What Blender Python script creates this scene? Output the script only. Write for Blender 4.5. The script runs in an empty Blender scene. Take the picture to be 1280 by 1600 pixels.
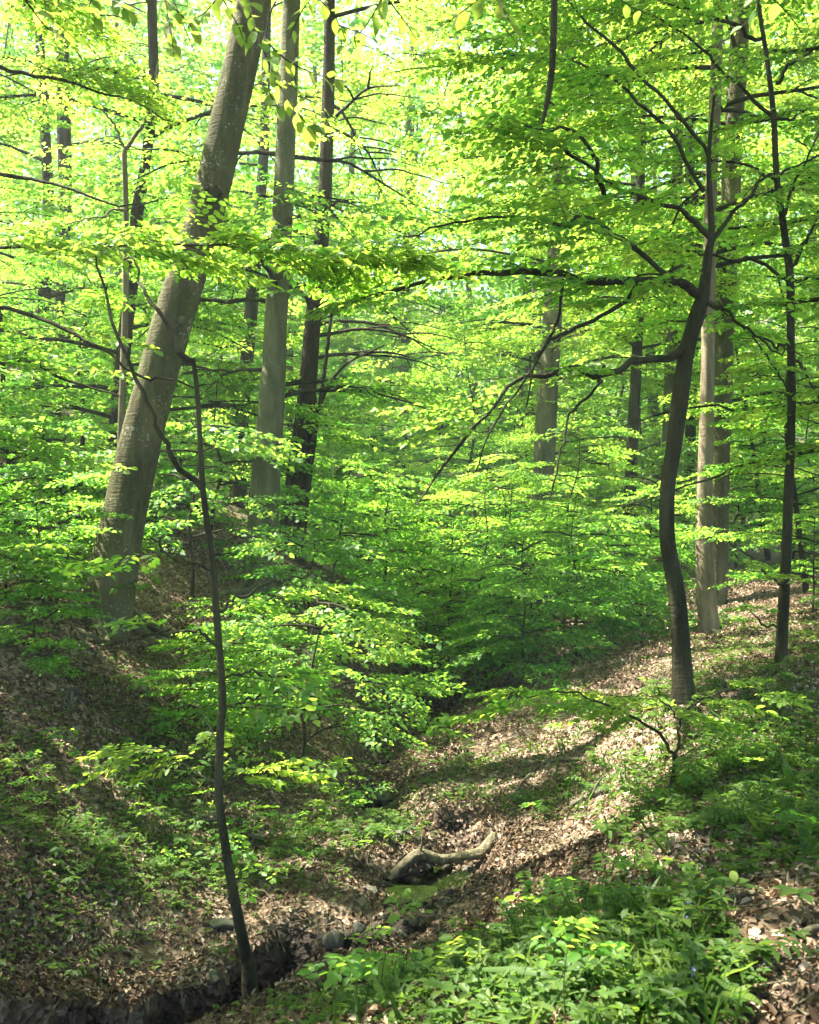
import bpy, bmesh, math, random
import numpy as np
from mathutils import Vector, Matrix, Quaternion

SC = bpy.context.scene
COL = SC.collection
rng = np.random.default_rng(7)
random.seed(7)

# ------------------------------------------------------------------ camera, light, exposure
F = 1540.0                      # focal length in pixels of a 1280 x 1600 picture
CU, CV = 640.0, 780.0           # vanishing point of the straight-ahead direction
cam_d = bpy.data.cameras.new('camera')
cam = bpy.data.objects.new('camera', cam_d)
COL.objects.link(cam)
cam.location = (0, 0, 0)
cam.rotation_euler = (math.radians(90), 0, 0)
cam_d.sensor_fit = 'VERTICAL'
cam_d.sensor_height = 36.0
cam_d.lens = 36.0 * F / 1600.0
cam_d.shift_y = -0.0125
cam_d.clip_start = 0.05
cam_d.clip_end = 600
cam_d.dof.use_dof = True
cam_d.dof.focus_distance = 9.0
cam_d.dof.aperture_fstop = 7.0
SC.camera = cam

SUN = Vector((-0.62, 0.20, 1.0)).normalized()      # towards the sun
SUN_NP = np.array(SUN)
world = bpy.data.worlds.new('World')
SC.world = world
world.use_nodes = True
wn = world.node_tree.nodes
wl = world.node_tree.links
sky = wn.new('ShaderNodeTexSky')
sky.sky_type = 'NISHITA'
sky.sun_disc = False
sky.sun_elevation = math.asin(SUN.z)
sky.sun_rotation = math.atan2(SUN.x, SUN.y)
sky.air_density = 1.0
sky.dust_density = 2.0
sky.ozone_density = 1.0
wl.new(sky.outputs[0], wn['Background'].inputs[0])
wn['Background'].inputs[1].default_value = 0.08
sun_d = bpy.data.lights.new('sun', 'SUN')
sun_d.energy = 5.0
sun_d.angle = math.radians(0.5)
sun_d.color = (1.0, 0.93, 0.80)
sun = bpy.data.objects.new('sun', sun_d)
COL.objects.link(sun)
sun.rotation_euler = SUN.to_track_quat('Z', 'Y').to_euler()
SC.view_settings.view_transform = 'Standard'
SC.view_settings.look = 'None'
SC.view_settings.gamma = 1.0
SC.view_settings.use_curve_mapping = False
SC.view_settings.exposure = 2.9
SC.render.engine = 'CYCLES'
SC.cycles.max_bounces = 10
SC.cycles.diffuse_bounces = 8
SC.cycles.glossy_bounces = 2
SC.cycles.transmission_bounces = 4
SC.cycles.caustics_reflective = False
SC.cycles.caustics_refractive = False

# ------------------------------------------------------------------ small helpers
def P(u, v, d):
    return np.array([(u - CU) / F * d, d, -(v - CV) / F * d])

def proj(p):
    y = np.maximum(p[..., 1], 0.05)
    return CU + F * p[..., 0] / y, CV - F * p[..., 2] / y

_tab = np.random.default_rng(3).random((256, 256))
def vnoise(x, y):
    xi = np.floor(x).astype(int); yi = np.floor(y).astype(int)
    fx = x - xi; fy = y - yi
    fx = fx * fx * (3 - 2 * fx); fy = fy * fy * (3 - 2 * fy)
    a = _tab[xi & 255, yi & 255]; b = _tab[(xi + 1) & 255, yi & 255]
    c = _tab[xi & 255, (yi + 1) & 255]; d = _tab[(xi + 1) & 255, (yi + 1) & 255]
    return (a * (1 - fx) + b * fx) * (1 - fy) + (c * (1 - fx) + d * fx) * fy

def fbm(x, y, o=4):
    s = 0; a = 0.5
    for i in range(o):
        s = s + a * (vnoise(x * 2 ** i + 17 * i, y * 2 ** i + 31 * i) - 0.5); a *= 0.55
    return s

def sstep(a, b, x):
    t = np.clip((x - a) / (b - a), 0, 1)
    return t * t * (3 - 2 * t)

def norm(a):
    return a / np.maximum(np.linalg.norm(a, axis=-1, keepdims=True), 1e-9)

def spline(pts, n):
    pts = np.asarray(pts, float)
    if len(pts) < 3:
        t = np.linspace(0, 1, n)[:, None]
        return pts[0] * (1 - t) + pts[-1] * t
    e = np.vstack([2 * pts[0] - pts[1], pts, 2 * pts[-1] - pts[-2]])
    m = len(pts) - 1
    t = np.linspace(0, m, n); i = np.minimum(t.astype(int), m - 1); f = (t - i)[:, None]
    p0, p1, p2, p3 = e[i], e[i + 1], e[i + 2], e[i + 3]
    return 0.5 * (2 * p1 + (p2 - p0) * f + (2 * p0 - 5 * p1 + 4 * p2 - p3) * f ** 2 + (3 * p1 - p0 - 3 * p2 + p3) * f ** 3)

class MB:
    def __init__(s):
        s.v = []; s.q = []; s.t = []; s.a = []; s.n = 0
    def add(s, v, q=None, t=None, tint=0.5):
        v = np.asarray(v, float).reshape(-1, 3)
        if q is not None and len(q): s.q.append(np.asarray(q, int) + s.n)
        if t is not None and len(t): s.t.append(np.asarray(t, int) + s.n)
        s.v.append(v)
        s.a.append(np.broadcast_to(np.asarray(tint, float), (len(v),)))
        s.n += len(v)
    def mesh(s, name, mat, origin=(0, 0, 0), smooth=False):
        me = bpy.data.meshes.new(name)
        v = np.concatenate(s.v) - np.asarray(origin)
        loops = []; tot = []
        if s.q:
            q = np.concatenate(s.q); loops.append(q.ravel()); tot.append(np.full(len(q), 4))
        if s.t:
            t = np.concatenate(s.t); loops.append(t.ravel()); tot.append(np.full(len(t), 3))
        loops = np.concatenate(loops).astype(np.int32); tot = np.concatenate(tot).astype(np.int32)
        me.vertices.add(len(v)); me.vertices.foreach_set('co', v.astype(np.float32).ravel())
        me.loops.add(len(loops)); me.loops.foreach_set('vertex_index', loops)
        me.polygons.add(len(tot))
        me.polygons.foreach_set('loop_start', np.concatenate([[0], np.cumsum(tot)[:-1]]).astype(np.int32))
        me.polygons.foreach_set('loop_total', tot)
        me.update(calc_edges=True)
        at = me.attributes.new('tint', 'FLOAT', 'POINT')
        at.data.foreach_set('value', np.concatenate(s.a).astype(np.float32))
        if smooth:
            me.polygons.foreach_set('use_smooth', np.ones(len(tot), bool))
        me.materials.append(mat)
        return me
    def build(s, name, mat, parent=None, smooth=False, **props):
        org = np.array(parent.location) if parent is not None else np.zeros(3)
        if parent is not None and parent.parent is not None:
            org = org + np.array(parent.parent.location)
        o = bpy.data.objects.new(name, s.mesh(name, mat, org, smooth))
        COL.objects.link(o)
        if parent is not None: o.parent = parent
        for k, w in props.items(): o[k] = w
        return o

LABELS = {}
def thing(name, label, cat, loc=(0, 0, 0), group=None):
    o = bpy.data.objects.new(name, None)
    COL.objects.link(o)
    o.empty_display_size = 0.2
    o.location = loc
    o['label'] = label; o['category'] = cat
    if group: o['group'] = group
    return o

def tag(o, label, cat, group=None):
    o['label'] = label; o['category'] = cat
    if group: o['group'] = group
    return o

def copy_thing(root, loc, rotz, scale, label, group=None):
    r = root.copy(); COL.objects.link(r)
    r.location = loc; r.rotation_euler = (0, 0, rotz); r.scale = (scale,) * 3
    r['label'] = label
    if group: r['group'] = group
    for ch in list(root.children):
        c = ch.copy(); COL.objects.link(c); c.parent = r
    return r

# ------------------------------------------------------------------ materials
def mat(name):
    m = bpy.data.materials.new(name); m.use_nodes = True
    nt = m.node_tree
    return m, nt.nodes, nt.links, nt.nodes['Principled BSDF'], nt.nodes['Material Output']

def ramp(n, stops):
    r = n.new('ShaderNodeValToRGB')
    e = r.color_ramp.elements
    while len(e) < len(stops): e.new(0.5)
    for i, (p, c) in enumerate(stops):
        e[i].position = p; e[i].color = (*c, 1)
    return r

def leaf_mat(name, stops, tstops, trans=0.56, use_random=False, veins=False, rough=0.5, spec=0.35):
    m, n, l, b, out = mat(name)
    if use_random:
        src = n.new('ShaderNodeObjectInfo').outputs['Random']
    else:
        a = n.new('ShaderNodeAttribute'); a.attribute_name = 'tint'
        oi = n.new('ShaderNodeObjectInfo'); sh = n.new('ShaderNodeMath'); sh.operation = 'MULTIPLY_ADD'; l.new(oi.outputs['Random'], sh.inputs[0]); sh.inputs[1].default_value = 0.36; sh.inputs[2].default_value = -0.18
        ad_ = n.new('ShaderNodeMath'); ad_.operation = 'ADD'; l.new(a.outputs['Fac'], ad_.inputs[0]); l.new(sh.outputs[0], ad_.inputs[1]); src = ad_.outputs[0]
    r1 = ramp(n, stops); r2 = ramp(n, tstops)
    l.new(src, r1.inputs[0]); l.new(src, r2.inputs[0])
    c1, c2 = r1.outputs[0], r2.outputs[0]
    if veins:
        ua = n.new('ShaderNodeAttribute'); ua.attribute_name = 'lu'
        va = n.new('ShaderNodeAttribute'); va.attribute_name = 'lv'
        ab = n.new('ShaderNodeMath'); ab.operation = 'ABSOLUTE'; l.new(va.outputs['Fac'], ab.inputs[0])
        mu = n.new('ShaderNodeMath'); mu.operation = 'MULTIPLY_ADD'; l.new(ab.outputs[0], mu.inputs[0]); mu.inputs[1].default_value = -0.32
        l.new(ua.outputs['Fac'], mu.inputs[2])
        sc = n.new('ShaderNodeMath'); sc.operation = 'MULTIPLY'; l.new(mu.outputs[0], sc.inputs[0]); sc.inputs[1].default_value = 50
        sn = n.new('ShaderNodeMath'); sn.operation = 'SINE'; l.new(sc.outputs[0], sn.inputs[0])
        mr = n.new('ShaderNodeMapRange'); l.new(sn.outputs[0], mr.inputs[0])
        mr.inputs[1].default_value = 0.55; mr.inputs[2].default_value = 1.0; mr.inputs[3].default_value = 1.0; mr.inputs[4].default_value = 0.86
        outs = []
        for c in (c1, c2):
            mx = n.new('ShaderNodeMix'); mx.data_type = 'RGBA'; mx.blend_type = 'MULTIPLY'; mx.inputs[0].default_value = 1
            l.new(c, mx.inputs[6]); l.new(mr.outputs[0], mx.inputs[7]); outs.append(mx.outputs[2])
        c1, c2 = outs
        bp = n.new('ShaderNodeBump'); bp.inputs['Strength'].default_value = 0.25; bp.inputs['Distance'].default_value = 0.002
        l.new(sn.outputs[0], bp.inputs['Height']); l.new(bp.outputs[0], b.inputs['Normal'])
    l.new(c1, b.inputs['Base Color'])
    b.inputs['Roughness'].default_value = rough
    b.inputs['Specular IOR Level'].default_value = spec
    t = n.new('ShaderNodeBsdfTranslucent'); l.new(c2, t.inputs[0])
    mx = n.new('ShaderNodeMixShader'); mx.inputs[0].default_value = trans
    l.new(b.outputs[0], mx.inputs[1]); l.new(t.outputs[0], mx.inputs[2]); l.new(mx.outputs[0], out.inputs[0])
    return m

G_S = [(0.0, (0.038, 0.115, 0.022)), (0.5, (0.062, 0.165, 0.024)), (1.0, (0.105, 0.20, 0.03))]
G_T = [(0.0, (0.20, 0.56, 0.05)), (0.5, (0.41, 0.71, 0.07)), (1.0, (0.65, 0.80, 0.10))]
M_LEAF = leaf_mat('beech_leaf', G_S, G_T)
M_LEAF_NEAR = leaf_mat('beech_leaf_near', G_S, G_T, use_random=True, veins=True)
M_LEAF_HANG = leaf_mat('beech_leaf_hanging', G_S, [(0.0, (0.30, 0.48, 0.06)), (0.5, (0.42, 0.56, 0.07)), (1.0, (0.56, 0.62, 0.10))], trans=0.6, use_random=True, veins=True)
H_S = [(0.0, (0.032, 0.075, 0.016)), (0.5, (0.055, 0.11, 0.02)), (1.0, (0.10, 0.15, 0.028))]
H_T = [(0.0, (0.07, 0.20, 0.025)), (0.5, (0.14, 0.29, 0.03)), (1.0, (0.26, 0.38, 0.04))]
M_HERB = leaf_mat('herb_leaf', H_S, H_T, trans=0.42, rough=0.55, spec=0.3)
M_HERB_NEAR = leaf_mat('herb_leaf_near', H_S, H_T, trans=0.4, use_random=True, veins=True, rough=0.5, spec=0.3)
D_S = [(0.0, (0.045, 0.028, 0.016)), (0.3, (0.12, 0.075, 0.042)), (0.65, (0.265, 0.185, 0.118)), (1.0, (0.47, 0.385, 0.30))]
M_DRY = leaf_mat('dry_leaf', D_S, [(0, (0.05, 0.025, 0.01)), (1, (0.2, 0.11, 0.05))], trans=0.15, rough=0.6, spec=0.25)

def bark_mat(name, dark, light, lichen, streak=6.0, lich_thr=0.62, bump=0.6, moss=(0.06, 0.075, 0.03), moss_amt=0.35):
    m, n, l, b, out = mat(name)
    tc = n.new('ShaderNodeTexCoord')
    mp = n.new('ShaderNodeMapping'); mp.inputs['Scale'].default_value = (streak, streak, streak * 0.16)
    l.new(tc.outputs['Object'], mp.inputs[0])
    n1 = n.new('ShaderNodeTexNoise'); n1.inputs['Scale'].default_value = 1.6; n1.inputs['Detail'].default_value = 8; n1.inputs['Roughness'].default_value = 0.65
    l.new(mp.outputs[0], n1.inputs['Vector'])
    r1 = ramp(n, [(0.3, dark), (0.7, light)]); l.new(n1.outputs['Fac'], r1.inputs[0])
    n2 = n.new('ShaderNodeTexNoise'); n2.inputs['Scale'].default_value = 2.2; n2.inputs['Detail'].default_value = 5
    l.new(tc.outputs['Object'], n2.inputs['Vector'])
    mm = n.new('ShaderNodeMapRange'); mm.inputs[1].default_value = 0.42; mm.inputs[2].default_value = 0.6; mm.inputs[4].default_value = moss_amt
    l.new(n2.outputs['Fac'], mm.inputs[0])
    x1 = n.new('ShaderNodeMix'); x1.data_type = 'RGBA'; l.new(mm.outputs[0], x1.inputs[0]); l.new(r1.outputs[0], x1.inputs[6]); x1.inputs[7].default_value = (*moss, 1)
    n3 = n.new('ShaderNodeTexNoise'); n3.inputs['Scale'].default_value = 34; n3.inputs['Detail'].default_value = 4; n3.inputs['Roughness'].default_value = 0.6
    l.new(tc.outputs['Object'], n3.inputs['Vector'])
    ml = n.new('ShaderNodeMapRange'); ml.inputs[1].default_value = lich_thr; ml.inputs[2].default_value = lich_thr + 0.06; ml.inputs[4].default_value = 0.75
    lp = n.new('ShaderNodeTexNoise'); lp.inputs['Scale'].default_value = 3.1; lp.inputs['Detail'].default_value = 3; l.new(tc.outputs['Object'], lp.inputs['Vector'])
    la = n.new('ShaderNodeMath'); la.operation = 'MULTIPLY_ADD'; l.new(lp.outputs['Fac'], la.inputs[0]); la.inputs[1].default_value = 0.55; la.inputs[2].default_value = -0.30
    lb = n.new('ShaderNodeMath'); lb.operation = 'ADD'; l.new(la.outputs[0], lb.inputs[0]); l.new(n3.outputs['Fac'], lb.inputs[1])
    l.new(lb.outputs[0], ml.inputs[0])
    x2 = n.new('ShaderNodeMix'); x2.data_type = 'RGBA'; l.new(ml.outputs[0], x2.inputs[0]); l.new(x1.outputs[2], x2.inputs[6]); x2.inputs[7].default_value = (*lichen, 1)
    mp5 = n.new('ShaderNodeMapping'); mp5.inputs['Scale'].default_value = (3.2, 3.2, 0.9); l.new(tc.outputs['Object'], mp5.inputs[0])
    n5 = n.new('ShaderNodeTexNoise'); n5.inputs['Scale'].default_value = 1.0; n5.inputs['Detail'].default_value = 6; n5.inputs['Roughness'].default_value = 0.7; l.new(mp5.outputs[0], n5.inputs['Vector'])
    m5 = n.new('ShaderNodeMapRange'); l.new(n5.outputs['Fac'], m5.inputs[0]); m5.inputs[1].default_value = 0.32; m5.inputs[2].default_value = 0.68; m5.inputs[3].default_value = 0.5; m5.inputs[4].default_value = 1.35
    x5 = n.new('ShaderNodeMix'); x5.data_type = 'RGBA'; x5.blend_type = 'MULTIPLY'; x5.inputs[0].default_value = 1; l.new(x2.outputs[2], x5.inputs[6]); l.new(m5.outputs[0], x5.inputs[7])
    l.new(x5.outputs[2], b.inputs['Base Color'])
    b.inputs['Roughness'].default_value = 0.85; b.inputs['Specular IOR Level'].default_value = 0.12
    # fine horizontal wrinkles and vertical grain as relief
    mp2 = n.new('ShaderNodeMapping'); mp2.inputs['Scale'].default_value = (5, 5, 42)
    l.new(tc.outputs['Object'], mp2.inputs[0])
    n4 = n.new('ShaderNodeTexNoise'); n4.inputs['Scale'].default_value = 1.2; n4.inputs['Detail'].default_value = 4
    l.new(mp2.outputs[0], n4.inputs['Vector'])
    ad = n.new('ShaderNodeMath'); ad.operation = 'MULTIPLY_ADD'; l.new(n4.outputs['Fac'], ad.inputs[0]); ad.inputs[1].default_value = 0.5; l.new(n1.outputs['Fac'], ad.inputs[2])
    ad2 = n.new('ShaderNodeMath'); ad2.operation = 'MULTIPLY_ADD'; l.new(n3.outputs['Fac'], ad2.inputs[0]); ad2.inputs[1].default_value = 0.5; l.new(ad.outputs[0], ad2.inputs[2])
    bp = n.new('ShaderNodeBump'); bp.inputs['Strength'].default_value = bump; bp.inputs['Distance'].default_value = 0.02
    l.new(ad2.outputs[0], bp.inputs['Height']); l.new(bp.outputs[0], b.inputs['Normal'])
    return m

M_BEECH = bark_mat('beech_bark', (0.058, 0.053, 0.026), (0.15, 0.138, 0.072), (0.34, 0.35, 0.27), lich_thr=0.625, moss=(0.05, 0.06, 0.02), moss_amt=0.5, bump=1.0, streak=10)
M_GREY = bark_mat('grey_beech_bark', (0.085, 0.082, 0.052), (0.18, 0.172, 0.11), (0.36, 0.37, 0.29), lich_thr=0.66, moss=(0.06, 0.075, 0.028), moss_amt=0.5, bump=0.8)
M_DARK = bark_mat('dark_bark', (0.014, 0.0125, 0.007), (0.062, 0.056, 0.031), (0.09, 0.09, 0.06), lich_thr=0.66, bump=0.9, moss_amt=0.2)
M_OAK = bark_mat('brown_bark', (0.018, 0.012, 0.008), (0.062, 0.045, 0.03), (0.10, 0.09, 0.065), streak=11, lich_thr=0.7, bump=1.0, moss_amt=0.2)
M_PALE = bark_mat('pale_bark', (0.13, 0.10, 0.068), (0.29, 0.235, 0.17), (0.5, 0.46, 0.4), lich_thr=0.68, moss_amt=0.1)
M_TAN = bark_mat('tan_bark', (0.12, 0.095, 0.06), (0.22, 0.18, 0.12), (0.3, 0.28, 0.22), moss_amt=0.2)
M_TWIG = bark_mat('twig_bark', (0.014, 0.011, 0.007), (0.04, 0.031, 0.021), (0.07, 0.065, 0.05), bump=0.2)
M_DEAD = bark_mat('dead_wood', (0.06, 0.052, 0.03), (0.22, 0.195, 0.125), (0.32, 0.30, 0.22), streak=16, moss_amt=0.5, bump=1.2)
M_ROOT = bark_mat('root_bark', (0.05, 0.04, 0.032), (0.15, 0.125, 0.10), (0.2, 0.19, 0.16), streak=14, moss_amt=0.25)
M_STONE = bark_mat('mossy_stone', (0.05, 0.047, 0.038), (0.15, 0.14, 0.115), (0.24, 0.235, 0.2), streak=5, moss=(0.05, 0.07, 0.025), moss_amt=0.6)

M_GRAVEL = bark_mat('wet_gravel', (0.025, 0.022, 0.018), (0.085, 0.075, 0.06), (0.13, 0.12, 0.1), streak=5, moss_amt=0.4)

def ground_mat():
    m, n, l, b, out = mat('forest_floor')
    tc = n.new('ShaderNodeTexCoord')
    v = n.new('ShaderNodeTexVoronoi'); v.inputs['Scale'].default_value = 26; v.inputs['Randomness'].default_value = 1
    nz = n.new('ShaderNodeTexNoise'); nz.inputs['Scale'].default_value = 9; nz.inputs['Detail'].default_value = 5
    mx = n.new('ShaderNodeMix'); mx.data_type = 'RGBA'; mx.blend_type = 'ADD'; mx.inputs[0].default_value = 0.12
    l.new(tc.outputs['Object'], nz.inputs['Vector']); l.new(tc.outputs['Object'], mx.inputs[6]); l.new(nz.outputs['Color'], mx.inputs[7])
    l.new(mx.outputs[2], v.inputs['Vector'])
    r = ramp(n, [(0.0, (0.05, 0.034, 0.022)), (0.4, (0.12, 0.08, 0.052)), (0.75, (0.20, 0.145, 0.10)), (1.0, (0.32, 0.25, 0.19))])
    sp = n.new('ShaderNodeSeparateColor'); l.new(v.outputs['Color'], sp.inputs[0]); l.new(sp.outputs[0], r.inputs[0])
    nb = n.new('ShaderNodeTexNoise'); nb.inputs['Scale'].default_value = 0.9; nb.inputs['Detail'].default_value = 8; nb.inputs['Roughness'].default_value = 0.7
    l.new(tc.outputs['Object'], nb.inputs['Vector'])
    rb = n.new('ShaderNodeMapRange'); rb.inputs[1].default_value = 0.52; rb.inputs[2].default_value = 0.66; rb.inputs[4].default_value = 0.8
    l.new(nb.outputs['Fac'], rb.inputs[0])
    x2 = n.new('ShaderNodeMix'); x2.data_type = 'RGBA'; l.new(rb.outputs[0], x2.inputs[0]); l.new(r.outputs[0], x2.inputs[6]); x2.inputs[7].default_value = (0.038, 0.045, 0.016, 1)
    # bare wet soil in the stream cut, blackened by the attribute to deepen its shade
    a = n.new('ShaderNodeAttribute'); a.attribute_name = 'tint'
    x3 = n.new('ShaderNodeMix'); x3.data_type = 'RGBA'; l.new(a.outputs['Fac'], x3.inputs[0]); l.new(x2.outputs[2], x3.inputs[6]); x3.inputs[7].default_value = (0.016, 0.012, 0.008, 1)
    l.new(x3.outputs[2], b.inputs['Base Color'])
    b.inputs['Roughness'].default_value = 0.9; b.inputs['Specular IOR Level'].default_value = 0.2
    bp = n.new('ShaderNodeBump'); bp.inputs['Strength'].default_value = 0.8; bp.inputs['Distance'].default_value = 0.03
    l.new(v.outputs['Distance'], bp.inputs['Height']); l.new(bp.outputs[0], b.inputs['Normal'])
    return m
M_GROUND = ground_mat()

def soil_mat():
    m, n, l, b, out = mat('dark_soil')
    tc = n.new('ShaderNodeTexCoord')
    nz = n.new('ShaderNodeTexNoise'); nz.inputs['Scale'].default_value = 14; nz.inputs['Detail'].default_value = 8
    l.new(tc.outputs['Object'], nz.inputs['Vector'])
    r = ramp(n, [(0.3, (0.016, 0.012, 0.009)), (0.75, (0.07, 0.05, 0.035))]); l.new(nz.outputs['Fac'], r.inputs[0])
    l.new(r.outputs[0], b.inputs['Base Color']); b.inputs['Roughness'].default_value = 0.9
    bp = n.new('ShaderNodeBump'); bp.inputs['Strength'].default_value = 1; bp.inputs['Distance'].default_value = 0.03
    l.new(nz.outputs['Fac'], bp.inputs['Height']); l.new(bp.outputs[0], b.inputs['Normal'])
    return m
M_SOIL = soil_mat()

def water_mat():
    m, n, l, b, out = mat('stream_water')
    n.remove(b)
    tc = n.new('ShaderNodeTexCoord')
    nz = n.new('ShaderNodeTexNoise'); nz.inputs['Scale'].default_value = 18; nz.inputs['Detail'].default_value = 3
    l.new(tc.outputs['Object'], nz.inputs['Vector'])
    bp = n.new('ShaderNodeBump'); bp.inputs['Strength'].default_value = 0.25; bp.inputs['Distance'].default_value = 0.01
    l.new(nz.outputs['Fac'], bp.inputs['Height'])
    fr = n.new('ShaderNodeFresnel'); fr.inputs['IOR'].default_value = 1.33; l.new(bp.outputs[0], fr.inputs['Normal'])
    t = n.new('ShaderNodeBsdfTransparent'); t.inputs[0].default_value = (0.50, 0.56, 0.52, 1)
    g = n.new('ShaderNodeBsdfGlossy'); g.inputs['Roughness'].default_value = 0.05; l.new(bp.outputs[0], g.inputs['Normal'])
    mx = n.new('ShaderNodeMixShader'); l.new(fr.outputs[0], mx.inputs[0]); l.new(t.outputs[0], mx.inputs[1]); l.new(g.outputs[0], mx.inputs[2])
    l.new(mx.outputs[0], out.inputs[0])
    return m
M_WATER = water_mat()

def plain(name, c, rough=0.5):
    m, n, l, b, out = mat(name)
    tc = n.new('ShaderNodeTexCoord'); nz = n.new('ShaderNodeTexNoise'); nz.inputs['Scale'].default_value = 60
    l.new(tc.outputs['Object'], nz.inputs['Vector'])
    r = ramp(n, [(0.2, tuple(x * 0.75 for x in c)), (0.8, c)]); l.new(nz.outputs['Fac'], r.inputs[0]); l.new(r.outputs[0], b.inputs['Base Color'])
    b.inputs['Roughness'].default_value = rough
    return m
M_YELLOW = plain('yellow_petal', (0.75, 0.6, 0.04))
M_BLUE = plain('blue_petal', (0.14, 0.13, 0.36))
M_STEM = plain('green_stem', (0.07, 0.12, 0.03))

# ------------------------------------------------------------------ terrain
STREAM_PX = [(-60, 1800), (60, 1730), (250, 1622), (400, 1556), (500, 1497), (555, 1477), (600, 1480), (650, 1430),
             (672, 1385), (690, 1345), (625, 1300), (578, 1240), (580, 1200), (600, 1160), (650, 1130), (690, 1085),
             (668, 1000), (650, 960), (640, 900), (640, 862)]
ZS = -2.60
STREAM = np.array([[(u - CU) / F * d, d] for (u, v) in STREAM_PX for d in [-ZS * F / (v - CV)]])
SP = spline(np.c_[STREAM, np.zeros(len(STREAM))], 220)[:, :2]

ctrl = []
def cp(u, v, d): ctrl.append(tuple(P(u, v, d)))
for i, (x, y) in enumerate(STREAM): ctrl.append((x, y, -2.42 if y < 20 else -2.3))
for a in [(1280, 1600, 2.3), (640, 1600, 3.2), (300, 1610, 4.4), (1280, 1300, 4.5), (1000, 1300, 5.5), (800, 1400, 5.2),
          (760, 1350, 6.6), (900, 1200, 8), (1055, 1220, 6.5), (1068, 1110, 8), (1220, 1040, 9.5), (1280, 1150, 7),
          (1280, 960, 12), (1107, 990, 13), (1170, 905, 17), (1280, 902, 17), (1000, 1000, 12.5), (900, 1050, 11.5),
          (800, 1090, 11.5), (760, 1150, 9.8), (660, 1525, 4.6), (730, 1470, 5.2), (600, 1550, 4.6), (330, 1490, 5.5), (150, 1540, 4.85), (0, 1580, 4.1), (0, 1400, 5.0),
          (200, 1350, 6.2), (420, 1370, 6.5), (500, 1415, 6.1), (0, 1200, 6.5), (250, 1200, 7.6), (100, 1090, 7.7),
          (0, 1000, 8.3), (400, 1150, 9), (165, 965, 9.6), (405, 920, 12.5), (455, 862, 15), (0, 850, 12), (0, 760, 15),
          (370, 800, 19), (100, 700, 20), (560, 920, 19), (760, 900, 24), (860, 850, 24), (1000, 880, 22), (820, 1000, 15),
          (300, 600, 45), (1000, 690, 45), (1280, 800, 40), (640, 600, 85), (100, 400, 85), (1180, 620, 85), (640, 850, 42)]:
    cp(*a)
ctrl += [(0, 0, -1.55), (1.5, 0, -1.25), (3.2, 0.5, -0.9), (-1.5, 0, -2.2), (-3, 0, -2.3), (-4.5, 2, -1.5), (-12, 0, 2.0), (12, 0, 0.2),
         (0, -12, -1.2), (-15, -12, 2), (15, -12, 1), (-22, 8, 5), (-22, 25, 7), (-45, 40, 16), (30, 10, 0), (30, 30, 1), (60, 60, 6),
         (-70, 0, 16), (70, 0, 6), (-70, 110, 30), (70, 110, 22), (0, 130, 26), (-60, -12, 12), (60, -12, 5)]
ctrl = np.array(ctrl)
def _phi(d2): return np.sqrt(d2 + 0.35)
_n = len(ctrl)
_A = np.zeros((_n + 3, _n + 3))
_A[:_n, :_n] = _phi(((ctrl[:, None, :2] - ctrl[None, :, :2]) ** 2).sum(-1)) + np.eye(_n) * -0.02
_A[:_n, _n] = 1; _A[:_n, _n + 1:] = ctrl[:, :2]; _A[_n:, :_n] = _A[:_n, _n:].T
_w = np.linalg.solve(_A, np.r_[ctrl[:, 2], 0, 0, 0])

def stream_dist(x, y):
    """(distance to the stream's centre line, the line's side: negative = left bank)"""
    best = np.full(x.shape, 1e9); sd = np.zeros(x.shape)
    near = (np.abs(x) < 6) & (y > 3) & (y < 60)
    xi, yi = x[near], y[near]
    b = np.full(xi.shape, 1e9); s = np.zeros(xi.shape)
    for i in range(len(SP) - 1):
        ax, ay = SP[i]; bx, by = SP[i + 1]
        dx, dy = bx - ax, by - ay
        t = np.clip(((xi - ax) * dx + (yi - ay) * dy) / (dx * dx + dy * dy + 1e-9), 0, 1)
        ex, ey = xi - ax - t * dx, yi - ay - t * dy
        d = ex * ex + ey * ey
        k = d < b
        b = np.where(k, d, b); s = np.where(k, dx * ey - dy * ex, s)
    best[near] = np.sqrt(b); sd[near] = s
    return best, sd

POOLS = []
for (u, v, pr, lv) in [(668, 1384, 0.22, 0.14), (648, 1428, 0.12, 0.13), (597, 1482, 0.12, 0.135), (578, 1228, 0.13, 0.10), (600, 1168, 0.16, 0.07), (688, 1088, 0.2, 0.07), (690, 1350, 0.10, 0.07)]:
    _d = -ZS * F / (v - CV); POOLS.append(((u - CU) / F * _d, _d, pr, lv))

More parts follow.
